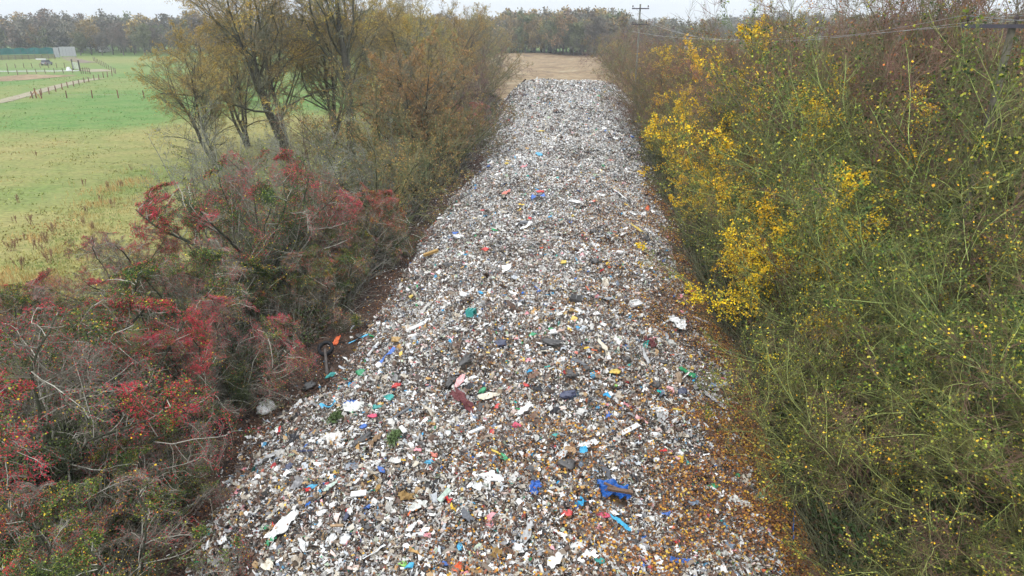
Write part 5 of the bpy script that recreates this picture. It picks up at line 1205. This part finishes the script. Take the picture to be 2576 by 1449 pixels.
for a in np.linspace(0, 2*math.pi, 40, endpoint=False): box(g, (math.cos(a)*.5, math.sin(a)*.5, 0), .025, .05, .2, (.015, .015, .016), rotz(a))
g.obj('tread', M_CLOTH, T_); tag(T_, 'old black tyre propped in the leafy ditch left of the heap', 'tyre')
p = at(*Z(1, 2, 715, 880)); p2 = at(*Z(1, 2, 706, 720)); g = Geo(); d = p2-p; tubes(g, np.array([[(0, 0, -.05), (d[0]*.5, d[1]*.5, .28), (d[0]*.9, d[1]*.9, .5)]]), np.array([[.07, .06, .05]]), (.10, .085, .075), 8)
o = g.obj('fallen_log', M_BARK, None, True); o.location = (p[0], p[1], .05); tag(o, 'grey weathered log lying below the old tyre', 'log')

# ---------------------------------------------------------------- air, sky, light
mt, nt, b, N, L = new_mat('haze_air'); N.remove(b)
pv = N.new('ShaderNodeVolumePrincipled'); pv.inputs['Color'].default_value = (.86, .9, .94, 1); pv.inputs['Density'].default_value = .00045; pv.inputs['Anisotropy'].default_value = .25
L.new(pv.outputs[0], N['Material Output'].inputs['Volume'])
g = Geo(); box(g, (0, 420, 14.5), 1300, 900, 33, (.8, .8, .8)); hz_ = g.obj('haze', mt); tag(hz_, 'thin damp autumn haze fading the far woods', kind='stuff')
SUN_EL, SUN_AZ = D2(50), D2(200)
w = bpy.data.worlds.new('World'); SC.world = w; w.use_nodes = True; N = w.node_tree.nodes; L = w.node_tree.links
bg = N['Background']; sky = N.new('ShaderNodeTexSky'); sky.sky_type = 'NISHITA'; sky.sun_disc = False; sky.sun_elevation = SUN_EL; sky.sun_rotation = SUN_AZ; sky.air_density = 1; sky.dust_density = 3
hs = N.new('ShaderNodeHueSaturation'); hs.inputs['Saturation'].default_value = .12; L.new(sky.outputs[0], hs.inputs['Color'])
tc = N.new('ShaderNodeTexCoord'); sx = N.new('ShaderNodeSeparateXYZ'); L.new(tc.outputs['Generated'], sx.inputs[0])
nz = N.new('ShaderNodeTexNoise'); nz.inputs['Scale'].default_value = 2.2; nz.inputs['Detail'].default_value = 5; L.new(tc.outputs['Generated'], nz.inputs['Vector'])
mr = N.new('ShaderNodeMapRange'); mr.inputs['From Min'].default_value = 0; mr.inputs['From Max'].default_value = 1; mr.inputs['To Min'].default_value = 1.0; mr.inputs['To Max'].default_value = 2.3; L.new(sx.outputs[2], mr.inputs['Value'])
cm = N.new('ShaderNodeMix'); cm.data_type = 'RGBA'; cm.inputs['Factor'].default_value = .8; cm.inputs['B'].default_value = (8.3, 8.9, 9.5, 1); L.new(hs.outputs[0], cm.inputs['A'])
ml = N.new('ShaderNodeMix'); ml.data_type = 'RGBA'; ml.blend_type = 'MULTIPLY'; ml.inputs['Factor'].default_value = 1; L.new(cm.outputs['Result'], ml.inputs['A']); L.new(mr.outputs[0], ml.inputs['B'])
mr2 = N.new('ShaderNodeMapRange'); mr2.inputs['From Min'].default_value = .3; mr2.inputs['From Max'].default_value = .7; mr2.inputs['To Min'].default_value = .94; mr2.inputs['To Max'].default_value = 1.05; L.new(nz.outputs[0], mr2.inputs['Value'])
ml2 = N.new('ShaderNodeMix'); ml2.data_type = 'RGBA'; ml2.blend_type = 'MULTIPLY'; ml2.inputs['Factor'].default_value = 1; L.new(ml.outputs['Result'], ml2.inputs['A']); L.new(mr2.outputs[0], ml2.inputs['B'])
L.new(ml2.outputs['Result'], bg.inputs['Color']); bg.inputs['Strength'].default_value = .1
sl = bpy.data.lights.new('sun', 'SUN'); sl.energy = 1.0; sl.angle = D2(14); sl.color = (1, .97, .93); so = bpy.data.objects.new('sun', sl); COL.objects.link(so)
so.rotation_euler = (D2(90)-SUN_EL, 0, D2(180)-SUN_AZ)
c = SC.cycles; c.max_bounces = 5; c.diffuse_bounces = 3; c.glossy_bounces = 1; c.transmission_bounces = 2; c.volume_bounces = 0; c.transparent_max_bounces = 4; c.use_denoising = True; c.denoiser = 'OPENIMAGEDENOISE'
c.denoising_input_passes = 'RGB_ALBEDO_NORMAL'; c.sample_clamp_indirect = 4
SC.view_settings.view_transform = 'Standard'; SC.view_settings.look = 'None'; SC.view_settings.exposure = .44; SC.view_settings.gamma = 1
